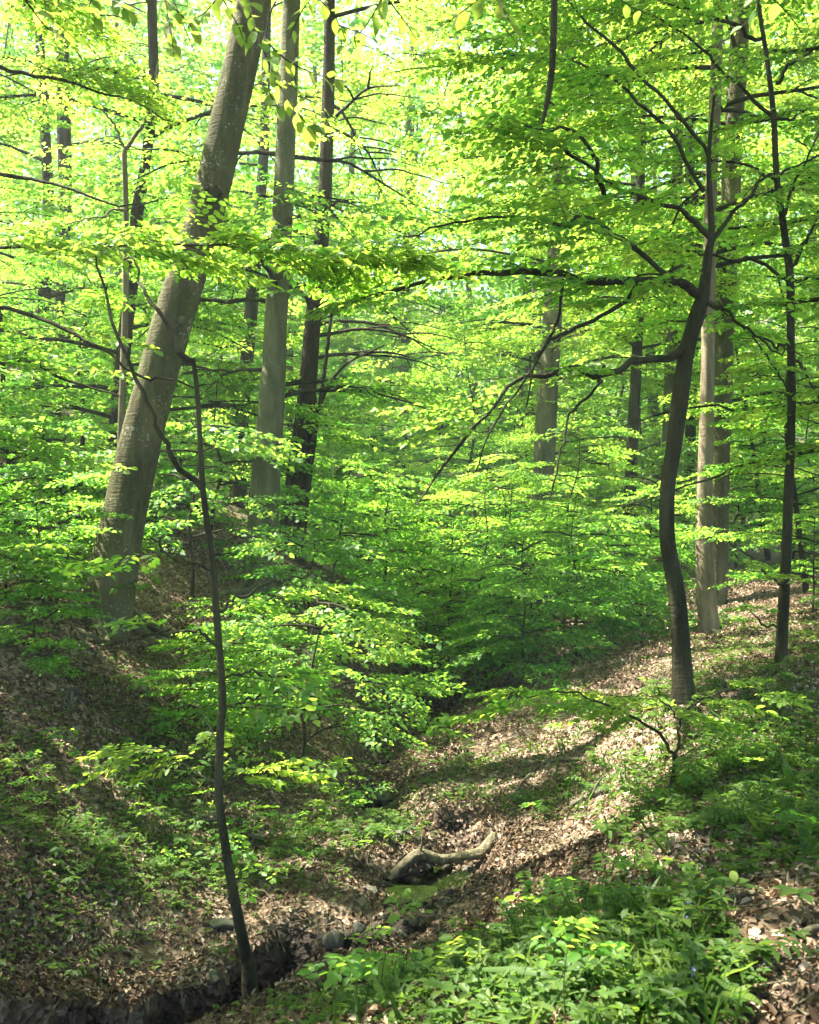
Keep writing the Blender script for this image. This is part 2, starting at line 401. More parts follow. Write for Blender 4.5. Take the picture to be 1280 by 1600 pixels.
def H(x, y, full=False):
    x = np.asarray(x, float); y = np.asarray(y, float)
    shp = x.shape
    x = x.ravel(); y = y.ravel()
    z = np.empty_like(x)
    for i in range(0, len(x), 40000):
        xs, ys = x[i:i + 40000], y[i:i + 40000]
        z[i:i + 40000] = _phi((xs[:, None] - ctrl[None, :, 0]) ** 2 + (ys[:, None] - ctrl[None, :, 1]) ** 2) @ _w[:_n] + _w[_n] + _w[_n + 1] * xs + _w[_n + 2] * ys
    far = sstep(14, 40, y)
    z = z + 0.34 * fbm(x * 0.8, y * 0.8, 3) * (1 + 3 * far) + 0.11 * fbm(x * 3.1 + 5, y * 3.1, 3)
    sd, side = stream_dist(x, y)
    hw = np.where(y < 5.75, 0.20, 0.20) + 0.12 * (vnoise(x * 2.3 + 9, y * 2.3) - 0.5) + 0.10 * np.exp(-((y - 6.8) / 0.5) ** 2)
    dep = np.where(y < 5.75, 0.62, 0.13) + np.where(y < 5.75, 0.1, 0.14) * (vnoise(x * 2.6, y * 2.6 + 4) - 0.5)
    edge = np.where(y < 5.75, 0.03, 0.12) + np.where(y < 5.75, 0.05, 0.16) * vnoise(x * 3 + 3, y * 3)
    c = 1 - sstep(hw, hw + edge, sd)
    z = z - dep * c
    z = z - 0.20 * np.exp(-(sd / 0.55) ** 2) * sstep(7.6, 9.0, y) * (1 - sstep(13, 17, y))
    # hollow under the root tangle on the outer bend
    hx, hy = 0.40, 7.75
    g = np.exp(-(((x - hx) / 0.24) ** 2 + ((y - hy) / 0.25) ** 2) ** 2)
    z = z - 0.30 * g
    for (px, py, pr, lv) in POOLS:
        z = z - 0.13 * np.exp(-(((x - px) ** 2 + (y - py) ** 2) / pr ** 2) ** 2)
    c = c * np.where(y < 5.9, 1.0, 0.28)
    if full: return z.reshape(shp), np.maximum(c, g).reshape(shp)
    return z.reshape(shp)

def graded(lo, hi, a, b, step, grow):
    xs = list(np.arange(a, b, step))
    s = step; x = xs[-1]
    while x < hi: s *= grow; x += s; xs.append(x)
    s = step; x = xs[0]; pre = []
    while x > lo: s *= grow; x -= s; pre.append(x)
    return np.array(pre[::-1] + xs)
gx = graded(-90, 90, -3.4, 3.6, 0.045, 1.045)
gy = graded(-14, 140, 3.6, 11.5, 0.05, 1.03)
GX, GY = np.meshgrid(gx, gy)
GZ, GC = H(GX, GY, True)
# the far wall of the cut is washed out under its lip
_e = 0.03
_sd, _side = stream_dist(GX.ravel(), GY.ravel())
_gx = stream_dist(GX.ravel() + _e, GY.ravel())[0] - stream_dist(GX.ravel() - _e, GY.ravel())[0]
_gy = stream_dist(GX.ravel(), GY.ravel() + _e)[0] - stream_dist(GX.ravel(), GY.ravel() - _e)[0]
_g = norm(np.c_[_gx, _gy])
_push = 0.42 * sstep(0.25, 0.8, GC.ravel()) * (_sd < 1) * (1 - sstep(5.55, 5.85, GY.ravel())) * ((_side > 0) & (_sd > 0.06))
GX = (GX.ravel() + _g[:, 0] * _push).reshape(GX.shape); GY = (GY.ravel() + _g[:, 1] * _push).reshape(GY.shape)
mb = MB()
nx, ny = len(gx), len(gy)
idx = np.arange(nx * ny).reshape(ny, nx)
mb.add(np.c_[GX.ravel(), GY.ravel(), GZ.ravel()], q=np.c_[idx[:-1, :-1].ravel(), idx[:-1, 1:].ravel(), idx[1:, 1:].ravel(), idx[1:, :-1].ravel()], tint=sstep(0.04, 0.45, GC.ravel()))  # tint blackens the soil of cut and root hollow, adding to their shade
mb.build('ground', M_GROUND, smooth=True, kind='structure')

_ds = np.geomspace(1.8, 70, 900)
def hit(u, v):
    x = (u - CU) / F * _ds; z = -(v - CV) / F * _ds
    h = H(x, _ds)
    k = np.nonzero(z < h)[0]
    i = k[0] if len(k) else len(_ds) - 1
    return np.array([x[i], _ds[i], h[i]])

# stream water: the run in the deep cut and shallow pools in the bed
mb = MB()
sel = SP[(SP[:, 1] > 3.7) & (SP[:, 1] < 5.75)]
tg = norm(np.gradient(sel, axis=0)); nr = np.c_[-tg[:, 1], tg[:, 0]]
k = len(sel); i = np.arange(k - 1)
mb.add(np.r_[np.c_[sel + nr * 0.34, np.full(k, -2.97)], np.c_[sel - nr * 0.24, np.full(k, -2.97)]], q=np.c_[i, i + 1, k + i + 1, k + i])
for (px, py, pr, lv) in POOLS:
    z = H(np.array([px]), np.array([py]))[0] + lv
    th = np.arange(28) / 28 * 2 * np.pi
    rr_ = pr * 1.5 * (1 + 0.12 * np.sin(th * 3 + px * 9))
    v = np.r_[[[px, py, z]], np.c_[px + rr_ * np.cos(th), py + rr_ * np.sin(th), np.full(28, z)]]
    mb.add(v, t=np.c_[np.zeros(28, int), 1 + np.arange(28), 1 + (np.arange(28) + 1) % 28])
mb.build('stream_water', M_WATER, smooth=True, kind='structure')

# ------------------------------------------------------------------ tubes
def tube(mb, pts, rad, sides=8, lump=0.0, seed=0, cap=True, flare=None):
    pts = np.asarray(pts, float); rad = np.asarray(rad, float)
    n = len(pts)
    t = norm(np.gradient(pts, axis=0))
    ref = np.array([1.0, 0, 0]) if abs(t[0, 0]) < 0.8 else np.array([0, 1.0, 0])
    a = np.empty((n, 3)); a[0] = norm(ref - t[0] * (ref @ t[0]))
    for i in range(1, n):
        w = a[i - 1] - t[i] * (a[i - 1] @ t[i]); a[i] = norm(w)
    b = np.cross(t, a)
    th = np.arange(sides) / sides * 2 * np.pi
    rr = np.repeat(rad[:, None], sides, 1)
    if lump:
        s = np.arange(n)[:, None] / max(n - 1, 1)
        L = np.r_[0, np.cumsum(np.linalg.norm(np.diff(pts, axis=0), axis=1))][:, None]
        rr = rr * (1 + lump * 2 * (vnoise(np.cos(th)[None] * 1.2 + seed * 7.3 + 20, L * 1.6 + np.sin(th)[None] * 1.2 + seed) - 0.5)
                   + lump * (vnoise(np.cos(th)[None] * 3 + seed * 3.1 + 50, L * 5 + np.sin(th)[None] * 3) - 0.5))
    if flare is not None:
        lob = 0.5 + 0.5 * np.cos(th * flare[2] + seed)[None]
        rr = rr + (flare[0] * np.exp(-np.arange(n)[:, None] / (n - 1) * flare[1])) * (0.45 + 0.55 * lob)
    v = pts[:, None] + rr[..., None] * (np.cos(th)[None, :, None] * a[:, None] + np.sin(th)[None, :, None] * b[:, None])
    i = np.arange(n - 1)[:, None] * sides; j = np.arange(sides)[None]
    j2 = (j + 1) % sides
    q = np.stack([i + j, i + j2, i + sides + j2, i + sides + j], -1).reshape(-1, 4)
    v = v.reshape(-1, 3)
    if cap:
        v = np.r_[v, pts[-1:] + t[-1] * rad[-1] * 0.4]
        e = (n - 1) * sides
        tr = np.stack([e + np.arange(sides), e + (np.arange(sides) + 1) % sides, np.full(sides, n * sides)], -1)
        mb.add(v, q=q, t=tr)
    else:
        mb.add(v, q=q)

# ------------------------------------------------------------------ leaves
def make_template(seed, L=1.0, ntw=9, leaf=0.078, sp=0.060, jitter=0.38):
    r = np.random.default_rng(seed)
    pos, dr, tw = [], [], []
    bend = r.uniform(-0.25, 0.25)
    def axis(s): return np.array([s, bend * s * s * 0.5 + 0.012 * math.sin(s * 26), -0.13 * s * s + 0.03 * s])
    for s in np.arange(0.25, 1.0, sp):
        sg = 1 if int(s / sp) % 2 else -1
        a = math.atan2(bend * s, 1) + sg * r.uniform(0.6, 1.0)
        pos.append(axis(s * L)); dr.append((math.cos(a), math.sin(a), r.uniform(-0.25, 0.1)))
    tw.append(np.array([axis(s * L) for s in np.linspace(0, 0.97, 5)]))
    for k in range(ntw):
        s0 = 0.12 + 0.78 * k / (ntw - 1) + r.uniform(-0.03, 0.03)
        sg = 1 if k % 2 else -1
        a = sg * r.uniform(0.75, 1.05)
        ln = (0.46 - 0.30 * s0) * r.uniform(0.8, 1.2) * L
        b = axis(s0 * L)
        zt = r.uniform(-0.16, 0.06)
        pts = []
        for q in np.arange(0, ln + 0.01, sp * 0.9):
            aa = a * (1 - 0.25 * q / max(ln, 0.01))
            p = b + np.array([math.cos(aa) * q, math.sin(aa) * q, zt * q - 0.25 * q * q])
            pts.append(p)
            if q < 0.05: continue
            s2 = 1 if len(pts) % 2 else -1
            la = aa + s2 * r.uniform(0.5, 1.0)
            pos.append(p); dr.append((math.cos(la), math.sin(la), r.uniform(-0.35, 0.1)))
        la = a * 0.7
        pos.append(pts[-1]); dr.append((math.cos(la), math.sin(la), -0.2))
        if len(pts) > 1: tw.append(np.array([pts[0], pts[-1]]))
    pos = np.array(pos); dr = norm(np.array(dr))
    nm = norm(np.array([0, 0, 1.0]) + jitter * r.standard_normal(pos.shape))
    sz = leaf * r.uniform(0.65, 1.15, len(pos))
    return dict(pos=pos, dir=dr, nrm=nm, size=sz, twigs=tw)

T_NEAR = [make_template(100 + i) for i in range(8)]
T_MID = [make_template(200 + i, ntw=9, leaf=0.096, sp=0.076, jitter=0.42) for i in range(8)]
T_FAR = [make_template(300 + i, ntw=6, leaf=0.16, sp=0.16, jitter=0.5) for i in range(8)]
T_CAN = [make_template(400 + i, ntw=6, leaf=0.215, sp=0.18, jitter=0.5) for i in range(6)]

def rots(yaw, pitch, roll):
    cy, sy, cp_, sp_, cr, sr = np.cos(yaw), np.sin(yaw), np.cos(pitch), np.sin(pitch), np.cos(roll), np.sin(roll)
    z, o = np.zeros_like(yaw), np.ones_like(yaw)
    Rz = np.stack([np.stack([cy, -sy, z], -1), np.stack([sy, cy, z], -1), np.stack([z, z, o], -1)], -2)
    Ry = np.stack([np.stack([cp_, z, -sp_], -1), np.stack([z, o, z], -1), np.stack([sp_, z, cp_], -1)], -2)
    Rx = np.stack([np.stack([o, z, z], -1), np.stack([z, cr, -sr], -1), np.stack([z, sr, cr], -1)], -2)
    return Rz @ Ry @ Rx

def leaf_frames(pl, temps, r):
    """placements (n x 8: x y z yaw pitch roll scale tint) -> base, dir, normal, size, tint of every leaf"""
    pl = np.asarray(pl, float)
    which = r.integers(0, len(temps), len(pl))
    B, D, N, S, T = [], [], [], [], []
    for k, t in enumerate(temps):
        p = pl[which == k]
        if not len(p): continue
        R = rots(p[:, 3], p[:, 4], p[:, 5])
        m = len(t['pos'])
        B.append((p[:, None, :3] + p[:, 6, None, None] * np.einsum('nij,kj->nki', R, t['pos'])).reshape(-1, 3))
        D.append(np.einsum('nij,kj->nki', R, t['dir']).reshape(-1, 3))
        N.append(np.einsum('nij,kj->nki', R, t['nrm']).reshape(-1, 3))
        S.append((p[:, 6, None] ** 0.4 * t['size'][None]).ravel())
        T.append(np.repeat(p[:, 7], m))
    B, D, N, S, T = map(np.concatenate, (B, D, N, S, T))
    D = norm(D + 0.2 * r.standard_normal(D.shape)); N = norm(N + 0.22 * r.standard_normal(N.shape))
    N = norm(N - D * (N * D).sum(-1, keepdims=True))
    S = S * r.uniform(0.6, 1.22, len(S))
    T = np.clip(T + 0.2 * r.standard_normal(len(T)), 0, 1)
    return B, D, N, S, T

def leaf_geo(mb, B, D, N, S, T, detail=4, width=0.62, fold=0.14, droop=0.12):
    s = np.cross(N, D)
    l = S[:, None]; w = l * width
    tip = B + D * l - N * l * droop
    k = len(B)
    if detail == 4:
        a = B + D * l * 0.46 + s * w * 0.5 + N * w * fold
        c = B + D * l * 0.46 - s * w * 0.5 + N * w * fold
        v = np.stack([B, a, tip, c], 1).reshape(-1, 3)
        mb.add(v, q=np.arange(4 * k).reshape(-1, 4), tint=np.repeat(T, 4))
    else:
        a1 = B + D * l * 0.26 + s * w * 0.44 + N * w * fold; a2 = B + D * l * 0.66 + s * w * 0.42 + N * (w * fold - l * droop * 0.5)
        c1 = B + D * l * 0.26 - s * w * 0.44 + N * w * fold; c2 = B + D * l * 0.66 - s * w * 0.42 + N * (w * fold - l * droop * 0.5)
        v = np.stack([B, a1, a2, tip, c2, c1], 1).reshape(-1, 3)
        o = np.arange(k)[:, None] * 6
        mb.add(v, q=np.concatenate([o + [0, 1, 2, 3], o + [0, 3, 4, 5]]), tint=np.repeat(T, 6))

def twig_geo(mb, pl, temps, r, width=0.0035, every=True):
    """thin stems of the sprays (3-sided)"""
    for p in pl:
        t = temps[r.integers(0, len(temps))]
        R = rots(*(np.array([p[3]]), np.array([p[4]]), np.array([p[5]])))[0]
        for q, tw in enumerate(t['twigs'] if every else t['twigs'][:1]):
            w = p[:3] + p[6] * (tw @ R.T)
            tube(mb, w, np.linspace(width if q == 0 else width * 0.55, width * 0.35, len(w)), 3, cap=False)

# places that the sun reaches: the foliage above them is open (target point, radius of the opening)
SUNT = []
RIGHT = [(1215, 915, .6), (1180, 950, .6), (1150, 985, .55), (1115, 1020, .5), (1085, 1050, .45), (1045, 1075, .42), (1005, 1095, .4), (960, 1115, .38), (915, 1135, .36), (870, 1160, .34), (830, 1180, .3), (790, 1205, .26), 
         (960, 1285, .28), (915, 1300, .28), (870, 1318, .26), (830, 1335, .24), (795, 1355, .22), (770, 1375, .2), (985, 1175, .28), (1040, 1190, .25)]
for i_, (u, v, r) in enumerate(RIGHT + [(430, 1380, 0.22), (470, 1400, 0.18), (400, 1345, 0.18), (655, 1440, 0.22), (630, 1470, 0.2), (690, 1300, 0.2), (710, 1250, 0.15), (650, 1345, 0.2), (720, 1335, 0.2), (770, 1310, 0.18), (680, 1410, .15), (1200, 1180, .3), (1150, 1260, .2), (1060, 1290, .2), (1010, 1330, .15),
                  (350, 1310, 0.16), (520, 1340, .25), (460, 1345, .22), (390, 1300, .2), (570, 1300, .16), (240, 1290, .12), (150, 1240, .12), (370, 800, 0.7), (560, 905, 0.6), (620, 940, 0.5), (450, 870, .3), (30, 730, 0.5)]):
    SUNT.append((hit(u, v), r * (1.45 if i_ < len(RIGHT) else 1.15)))
SUNT += [(P(1098, v, 13.0), 0.5) for v in (560, 700, 830)]           # the pale trunk
SUNT += [(P(u, 385, 6.6), 0.45) for u in (120, 240, 360, 480)]       # the long leafy bough
SUNT += [(P(u, 1080, 6.2), 0.22) for u in (1000, 1080, 1160)]        # the sapling on the right bank
SUNT += [(P(280, 1180, 5.6), 0.18)]

SUNT += [(P(u, v, 3.3), 0.4) for (u, v) in [(400, 60), (450, 120), (520, 150), (80, 40), (270, 60), (570, 50), (700, 30), (1220, 30)]]
VALLEY = [(P(u, v, d), 1.5) for (u, v, d) in [(620, 800, 20), (820, 860, 15), (940, 900, 15), (560, 860, 17), (640, 650, 22), (760, 760, 18), (560, 780, 18), (900, 820, 16), (700, 880, 16), (400, 930, 10), (820, 700, 24)]]
SUNT += VALLEY

def sun_open(p, extra=0.0):
    """True where a spray centred at p leaves the sunlit places open"""
    ok = np.ones(len(p), bool)
    for T, r in SUNT:
        w = p - T
        s = w @ SUN_NP
        d = np.linalg.norm(w - s[:, None] * SUN_NP, axis=1)
        ok &= ~((s > 0.35) & (d < r + extra))
    return ok

# sight lines kept open by pruning: path in picture, half width, distance, share pruned
CLEAR = [([(150, 980), (225, 640), (300, 380), (345, 200), (395, 0)], 48, 9.4, 0.86),
         ([(405, 930), (425, 600), (445, 300), (455, 0)], 34, 12.3, 0.6),
         ([(450, 865), (485, 560), (508, 380)], 32, 14.7, 0.8),
         ([(508, 380), (512, 100)], 16, 14.7, 0.5),
         ([(1070, 1110), (1055, 930), (1040, 800), (1070, 600), (1097, 470)], 25, 7.9, 0.85),
         ([(1220, 1040), (1235, 700), (1238, 430), (1215, 300)], 14, 9.3, 0.6),
         ([(1110, 990), (1103, 520)], 36, 12.8, 0.8), ([(1125, 520), (1150, 100)], 26, 12.8, 0.5),
         ([(850, 780), (860, 520)], 26, 19.5, 0.8), ([(985, 810), (993, 560)], 14, 19.5, 0.85), ([(628, 700), (632, 520)], 14, 33, 0.8),
         ([(180, 720), (205, 430)], 16, 13.5, 0.7), ([(70, 580), (75, 380)], 30, 18, 0.6), ([(385, 600), (400, 400)], 14, 19, 0.7),
         ([(395, 1540), (345, 1200), (335, 900), (318, 760), (303, 560)], 12, 4.7, 0.8)]
def seg_d(u, v, path):
    best = np.full(u.shape, 1e9)
    for (a, b), (c, d) in zip(path[:-1], path[1:]):
        dx, dy = c - a, d - b
        t = np.clip(((u - a) * dx + (v - b) * dy) / (dx * dx + dy * dy), 0, 1)
        best = np.minimum(best, np.hypot(u - a - t * dx, v - b - t * dy))
    return best

def prune(pl, r, low=1120, sunx=0.25, sight=True, share=1.0):
    pl = np.asarray(pl, float)
    if not len(pl): return pl
    c = pl[:, :3].copy()
    c[:, 0] += 0.45 * pl[:, 6] * np.cos(pl[:, 3]); c[:, 1] += 0.45 * pl[:, 6] * np.sin(pl[:, 3])
    keep = sun_open(c, sunx) | (r.random(len(pl)) > share)
    if sight:
        u, v = proj(c)
        for path, hwid, d, share in CLEAR:
            keep &= ~((seg_d(u, v, path) < hwid + F * 0.16 / np.maximum(c[:, 1], .5)) & (c[:, 1] < d) & (r.random(len(c)) < share))
        keep &= ~((v > low) & (c[:, 1] < 11))
        keep &= ~((u > 540) & (u < 930) & (v > 1075) & (c[:, 1] < 13))
        keep &= ~((u < 190) & (v > 880) & (c[:, 1] < 9) & (r.random(len(c)) < 0.75))
        keep &= ~((u > 620) & (v > 960) & (u < 1300) & (c[:, 1] < 12) & (r.random(len(c)) < 0.8))
    # never under the ground
    keep &= c[:, 2] > H(c[:, 0], c[:, 1]) + 0.06
    return pl[keep]

def limb(mb, pl, start, az, length, r0, r, rise=0.25, droop=0.12, tint=0.5, dens=1.0, sub=3, wob=0.25, first=0.28, sides=5, sc=(0.65, 1.05)):
    if isinstance(mb, Branches): mb = mb.new()
    n = 8
    s = np.linspace(0, 1, n)
    a = az + np.cumsum(r.normal(0, wob / n * 2, n))
    step = length / (n - 1)
    x = start[0] + np.r_[0, np.cumsum(np.cos(a[:-1]) * step)]; y = start[1] + np.r_[0, np.cumsum(np.sin(a[:-1]) * step)]
    z = start[2] + length * (rise * s - (rise + droop) * s ** 2 * 0.8) + np.r_[0, r.normal(0, 0.02 * length / 3, n - 1)]
    pts = np.c_[x, y, z]
    q = spline(pts, 12)
    tube(mb, q, r0 * (1 - np.linspace(0, 1, 12)) ** 0.8 + 0.004, sides, cap=False)
    for k in range(int(length * (1 - first) / 0.26 * dens) + 1):
        t = first + (1 - first) * (k + r.random()) / (length * (1 - first) / 0.26 * dens + 1)
        i = min(int(t * 11), 10); f = t * 11 - i
        p = q[i] * (1 - f) + q[i + 1] * f
        sg = 1 if k % 2 else -1
        yaw = a[min(int(t * 7), 7)] + sg * r.uniform(0.3, 1.0) * (1.15 - t)
        pl.append((*p, yaw, r.uniform(-0.22, 0.12), r.normal(0, 0.16), r.uniform(*sc), tint + r.normal(0, 0.18)))
    pl.append((*q[-1], a[-1], -0.08, 0, r.uniform(*sc), tint))
    for k in range(sub):
        t = r.uniform(0.25, 0.75); i = int(t * 11)
        sg = 1 if k % 2 else -1
        limb(mb, pl, q[i], a[min(int(t * 7), 7)] + sg * r.uniform(0.5, 0.95), length * r.uniform(0.35, 0.5), r0 * 0.5, r, rise * 0.6, droop, tint, dens, 0, wob, 0.15, 4, sc)
    return q

def bough(mb, pl, pix, r0, r, dens=1.0, tint=0.6, sc=(0.6, 0.95), leafy=(0.2, 1.0), spread=0.9, r1=0.005):
    """a branch through given points (u, v, d), its sprays to both sides"""
    q = spline([P(*p) for p in pix], 24)
    mb = mb.new()
    q[1:-1] += r.normal(0, 0.006, (22, 3)) + 0.03 * np.repeat(r.normal(0, 1, (8, 3)), 3, 0)[:22] * np.array([0.6, 0.6, 1.0]) * min(1, r0 / 0.03)
    Ln = np.linalg.norm(np.diff(q, axis=0), axis=1).sum()
    tube(mb, q, np.linspace(1, 0, 24) ** 0.9 * (r0 - r1) + r1, 8, lump=0.22, seed=int(r.integers(99)), cap=False)
    k_n = int(Ln * (leafy[1] - leafy[0]) / 0.15 * dens)
    tg = norm(np.gradient(q, axis=0))
    for k in range(k_n):
        t = leafy[0] + (leafy[1] - leafy[0]) * (k + r.random()) / k_n
        i = min(int(t * 23), 22)
        yaw = math.atan2(tg[i, 1], tg[i, 0]) + (1 if k % 2 else -1) * r.uniform(0.2, 1.0) * spread
        pl.append((*(q[i] + r.normal(0, 0.02, 3)), yaw, r.uniform(-0.25, 0.15), r.normal(0, 0.2), r.uniform(*sc), tint + r.normal(0, 0.18)))
    return q

# ------------------------------------------------------------------ leaf meshes for the leaves built one by one
def leaf_mesh(name, material, seed, prof='ovate', nseg=6, width=0.6, curl=0.18, fold=0.22):
    r = np.random.default_rng(seed)
    V, Qd, lu, lv = [], [], [], []
    for i in range(nseg + 1):
        t = i / nseg
        if prof == 'ovate': w = width * 0.5 * (math.sin(math.pi * t ** 0.85) ** 0.75) * (1 - 0.15 * t)
        elif prof == 'lance': w = width * 0.5 * (math.sin(math.pi * t ** 0.9) ** 0.9)
        else: w = width * 0.5 * min(1, 6 * t + 0.3) * (1 - t ** 3) ** 0.8
        if i in (0, nseg): w = max(w, 0.006)
        z = -curl * t * t + 0.02 * math.sin(t * 9 + seed)
        for sg in (-1, 0, 1):
            wav = 1 + 0.05 * r.uniform(-1, 1)
            V.append((t, sg * w * wav, z + abs(sg) * w * fold + 0.02 * r.uniform(-1, 1) * abs(sg)))
            lu.append(t); lv.append(sg * w)
    for i in range(nseg):
        for c in (0, 1):
            a = i * 3 + c
            Qd.append((a, a + 3, a + 4, a + 1))
    m = MB(); m.add(V, q=Qd, tint=0.5)
    me = m.mesh(name, material, smooth=True)
    for nm, vals in (('lu', lu), ('lv', lv)):
        at = me.attributes.new(nm, 'FLOAT', 'POINT'); at.data.foreach_set('value', np.array(vals, np.float32))
    return me
LM_BEECH = [leaf_mesh('leaf', M_LEAF_NEAR, i, width=0.62 + 0.05 * (i % 3), curl=0.05 + 0.06 * i) for i in range(4)]
LM_HANG = [leaf_mesh('leaf', M_LEAF_HANG, 50 + i, width=0.64 + 0.05 * (i % 3), curl=0.05 + 0.06 * i) for i in range(4)]
LM_HERB = [leaf_mesh('leaf', M_HERB_NEAR, 20 + i, width=0.42 + 0.08 * i, curl=0.12 + 0.12 * i) for i in range(3)]
LM_LANCE = [leaf_mesh('leaf', M_HERB_NEAR, 30 + i, 'lance', 8, 0.22 + 0.05 * i, 0.2 + 0.15 * i, 0.3) for i in range(3)]
LM_STRAP = [leaf_mesh('leaf', M_HERB_NEAR, 40 + i, 'strap', 8, 0.11 + 0.03 * i, 0.25 + 0.2 * i, 0.35) for i in range(3)]

def leaf_object(me, base, d, nrm, size, parent):
    x = norm(np.asarray(d)); z = np.asarray(nrm, float); z = norm(z - x * (z @ x)); y = np.cross(z, x)
    o = bpy.data.objects.new('leaf', me)
    COL.objects.link(o)
    M = Matrix(((x[0], y[0], z[0], 0), (x[1], y[1], z[1], 0), (x[2], y[2], z[2], 0), (0, 0, 0, 1)))
    o.parent = parent
    o.matrix_local = Matrix.Translation(Vector(base) - parent.location) @ M @ Matrix.Scale(size, 4)
    return o

def foliage(root, pl, r, temps=T_NEAR, detail=6, twigs=True, low=1120, singles=0, sunx=-0.05, sight=True, name='foliage', share=0.9):
    pl = prune(pl, r, low, sunx, sight, share)
    if not len(pl): return
    if singles:
        c = pl[:, :3]; u, v = proj(c)
        vis = (u > -40) & (u < 1320) & (v > -40) & (v < 1640)
        order = np.argsort(np.where(vis, c[:, 1], 99))
        k = max(1, singles // 45)
        B, D, N, S, T = leaf_frames(pl[order[:k]], temps, r)
        for i in range(min(len(B), singles)):
            leaf_object(LM_BEECH[i % 4], B[i], D[i], N[i], S[i], root)
        rest = pl[order[k:]]
    else:
        rest = pl
    if len(rest):
        m = MB(); leaf_geo(m, *leaf_frames(rest, temps, r), detail=detail)
        m.build(name, M_LEAF, root, kind='stuff')
    if twigs:
        m = MB(); twig_geo(m, pl, temps, r, every=detail == 6)
        m.build('twigs', M_TWIG, root, kind='stuff')

# ------------------------------------------------------------------ main trees
class Branches:
    def __init__(s): s.m = []
    def new(s):
        s.m.append(MB()); return s.m[-1]
    def build(s, name, material, root, smooth=False):
        for k in s.m: k.build(name, material, root, smooth)

TREES = {}
def tree(key, name, label, pix, material, rad_px, d, sides=16, lump=0.06, top=None, flare=0.5, cat='tree', n=60, seed=1, group=None):
    """trunk along pixel path from base (first) to top; rad_px: radii in picture pixels at each point; extended upwards out of the frame"""
    pts = [P(p[0], p[1], p[2] if len(p) > 2 else d) for p in pix]
    rads = [r_ * (p[2] if len(p) > 2 else d) / F for r_, p in zip(rad_px, pix)]
    g = H(np.array([pts[0][0]]), np.array([pts[0][1]]))[0]
    b = pts[0].copy(); b[2] = g
    root = thing(name, label, cat, b, group)
    dirn = norm(pts[0] - pts[1]); lo = pts[0].copy(); lo[2] = min(g, pts[0][2]) - 0.35; lo[:2] += dirn[:2] * 0.05
    pts = [lo] + pts; rads = [rads[0] * 1.05] + rads
    if top:
        dr = norm(pts[-1] - pts[-2])
        k = max(1, int(top / 3))
        for i in range(1, k + 1):
            q = pts[-1] + (dr * 0.8 + np.array([0, 0, 0.25])) * top / k
            pts.append(q); rads.append(rads[-1] * (1 - 0.6 / k))
    q = spline(pts, n); rr = np.interp(np.linspace(0, len(pts) - 1, n), np.arange(len(pts)), rads)
    m = MB(); tube(m, q, rr, sides, lump=lump, seed=seed, flare=(rads[1] * flare, 14, 5) if flare else None)
    m.build('trunk', material, root, smooth=True)
    TREES[key] = dict(root=root, path=q, rad=rr)
    if flare and d < 16:
        R_ = np.random.default_rng(seed + 300)
        for k in range(5):
            a = R_.uniform(0, 6.28); L_ = rads[1] * R_.uniform(2.0, 4.0) + 0.05
            pp = []
            for t in np.linspace(0, 1, 5):
                x_ = b[0] + math.cos(a + 0.5 * t * R_.normal()) * (rads[1] * 0.6 + L_ * t); y_ = b[1] + math.sin(a) * (rads[1] * 0.6 + L_ * t)
                pp.append((x_, y_, H(np.array([x_]), np.array([y_]))[0] + rads[1] * 0.55 * (1 - t) ** 2 - 0.02 * t))
            m = MB(); tube(m, spline(pp, 12), np.linspace(rads[1] * 0.34, rads[1] * 0.07, 12), 8, lump=0.25, seed=k); m.build('root', material, root, smooth=True)
    return root

def at_height(key, z):
    q = TREES[key]['path']; i = int(np.argmin(np.abs(q[:, 2] - z)))
    return q[i], TREES[key]['rad'][i]

tree('lean', 'beech_tree', 'thick grey beech leaning to the right with a dark knot on its trunk',
     [(165, 965), (196, 800), (240, 610), (292, 430), (330, 300), (362, 160), (393, 20), (410, -80)], M_BEECH, [37, 32, 31, 29, 28, 27, 25, 23], 9.6, 28, 0.05, 12, 0.5, n=110)
tree('second', 'beech_tree', 'tall straight grey beech just right of the thick leaning trunk',
     [(405, 922), (413, 780), (425, 620), (434, 460), (443, 300), (449, 160), (456, 0), (460, -90)], M_GREY, [24, 22, 20, 17, 16, 15, 13.5, 13], 12.5, 22, 0.05, 12, 0.6, n=90, seed=2)
tree('twin', 'dark_tree', 'dark brown trunk with a thinner stem against it, right of the straight grey beech',
     [(452, 864), (464, 760), (478, 640), (488, 520), (499, 410), (508, 300), (512, 180), (515, 60), (516, -60)], M_OAK, [19, 18, 15, 13, 12, 11, 10, 9, 8], 15, 16, 0.06, 10, 0.45, n=80, seed=3)
m = MB(); q = spline([P(470, 850, 14.9), P(480, 770, 14.9), P(490, 690, 14.9), P(505, 620, 14.8), P(540, 570, 14.5), P(600, 540, 14)], 30)
tube(m, q, np.linspace(0.055, 0.012, 30), 8, lump=0.1, seed=4)
m.build('side_stem', M_DARK, TREES['twin']['root'], smooth=True)
m = MB(); q = spline([P(470, 860, 14.8), P(485, 730, 14.8), P(503, 610, 14.8), P(517, 500, 14.8), P(530, 380, 14.9)], 30)
tube(m, q, np.linspace(0.05, 0.014, 30), 8, lump=0.1, seed=5)
m.build('side_stem', M_DARK, TREES['twin']['root'], smooth=True)
tree('curvy', 'hornbeam_tree', 'dark crooked trunk bending right then left on the right bank',
     [(1068, 1112), (1066, 1030), (1058, 930), (1044, 850), (1043, 770), (1054, 690), (1066, 600), (1076, 540), (1094, 480), (1100, 455), (1106, 400), (1112, 360), (1108, 250), (1116, 150)],
     M_DARK, [15, 13, 12, 12, 12, 12.5, 13, 12.5, 11.5, 9, 7, 5, 3.5, 2], 8.0, 20, 0.13, None, 1.2, n=120, seed=6)
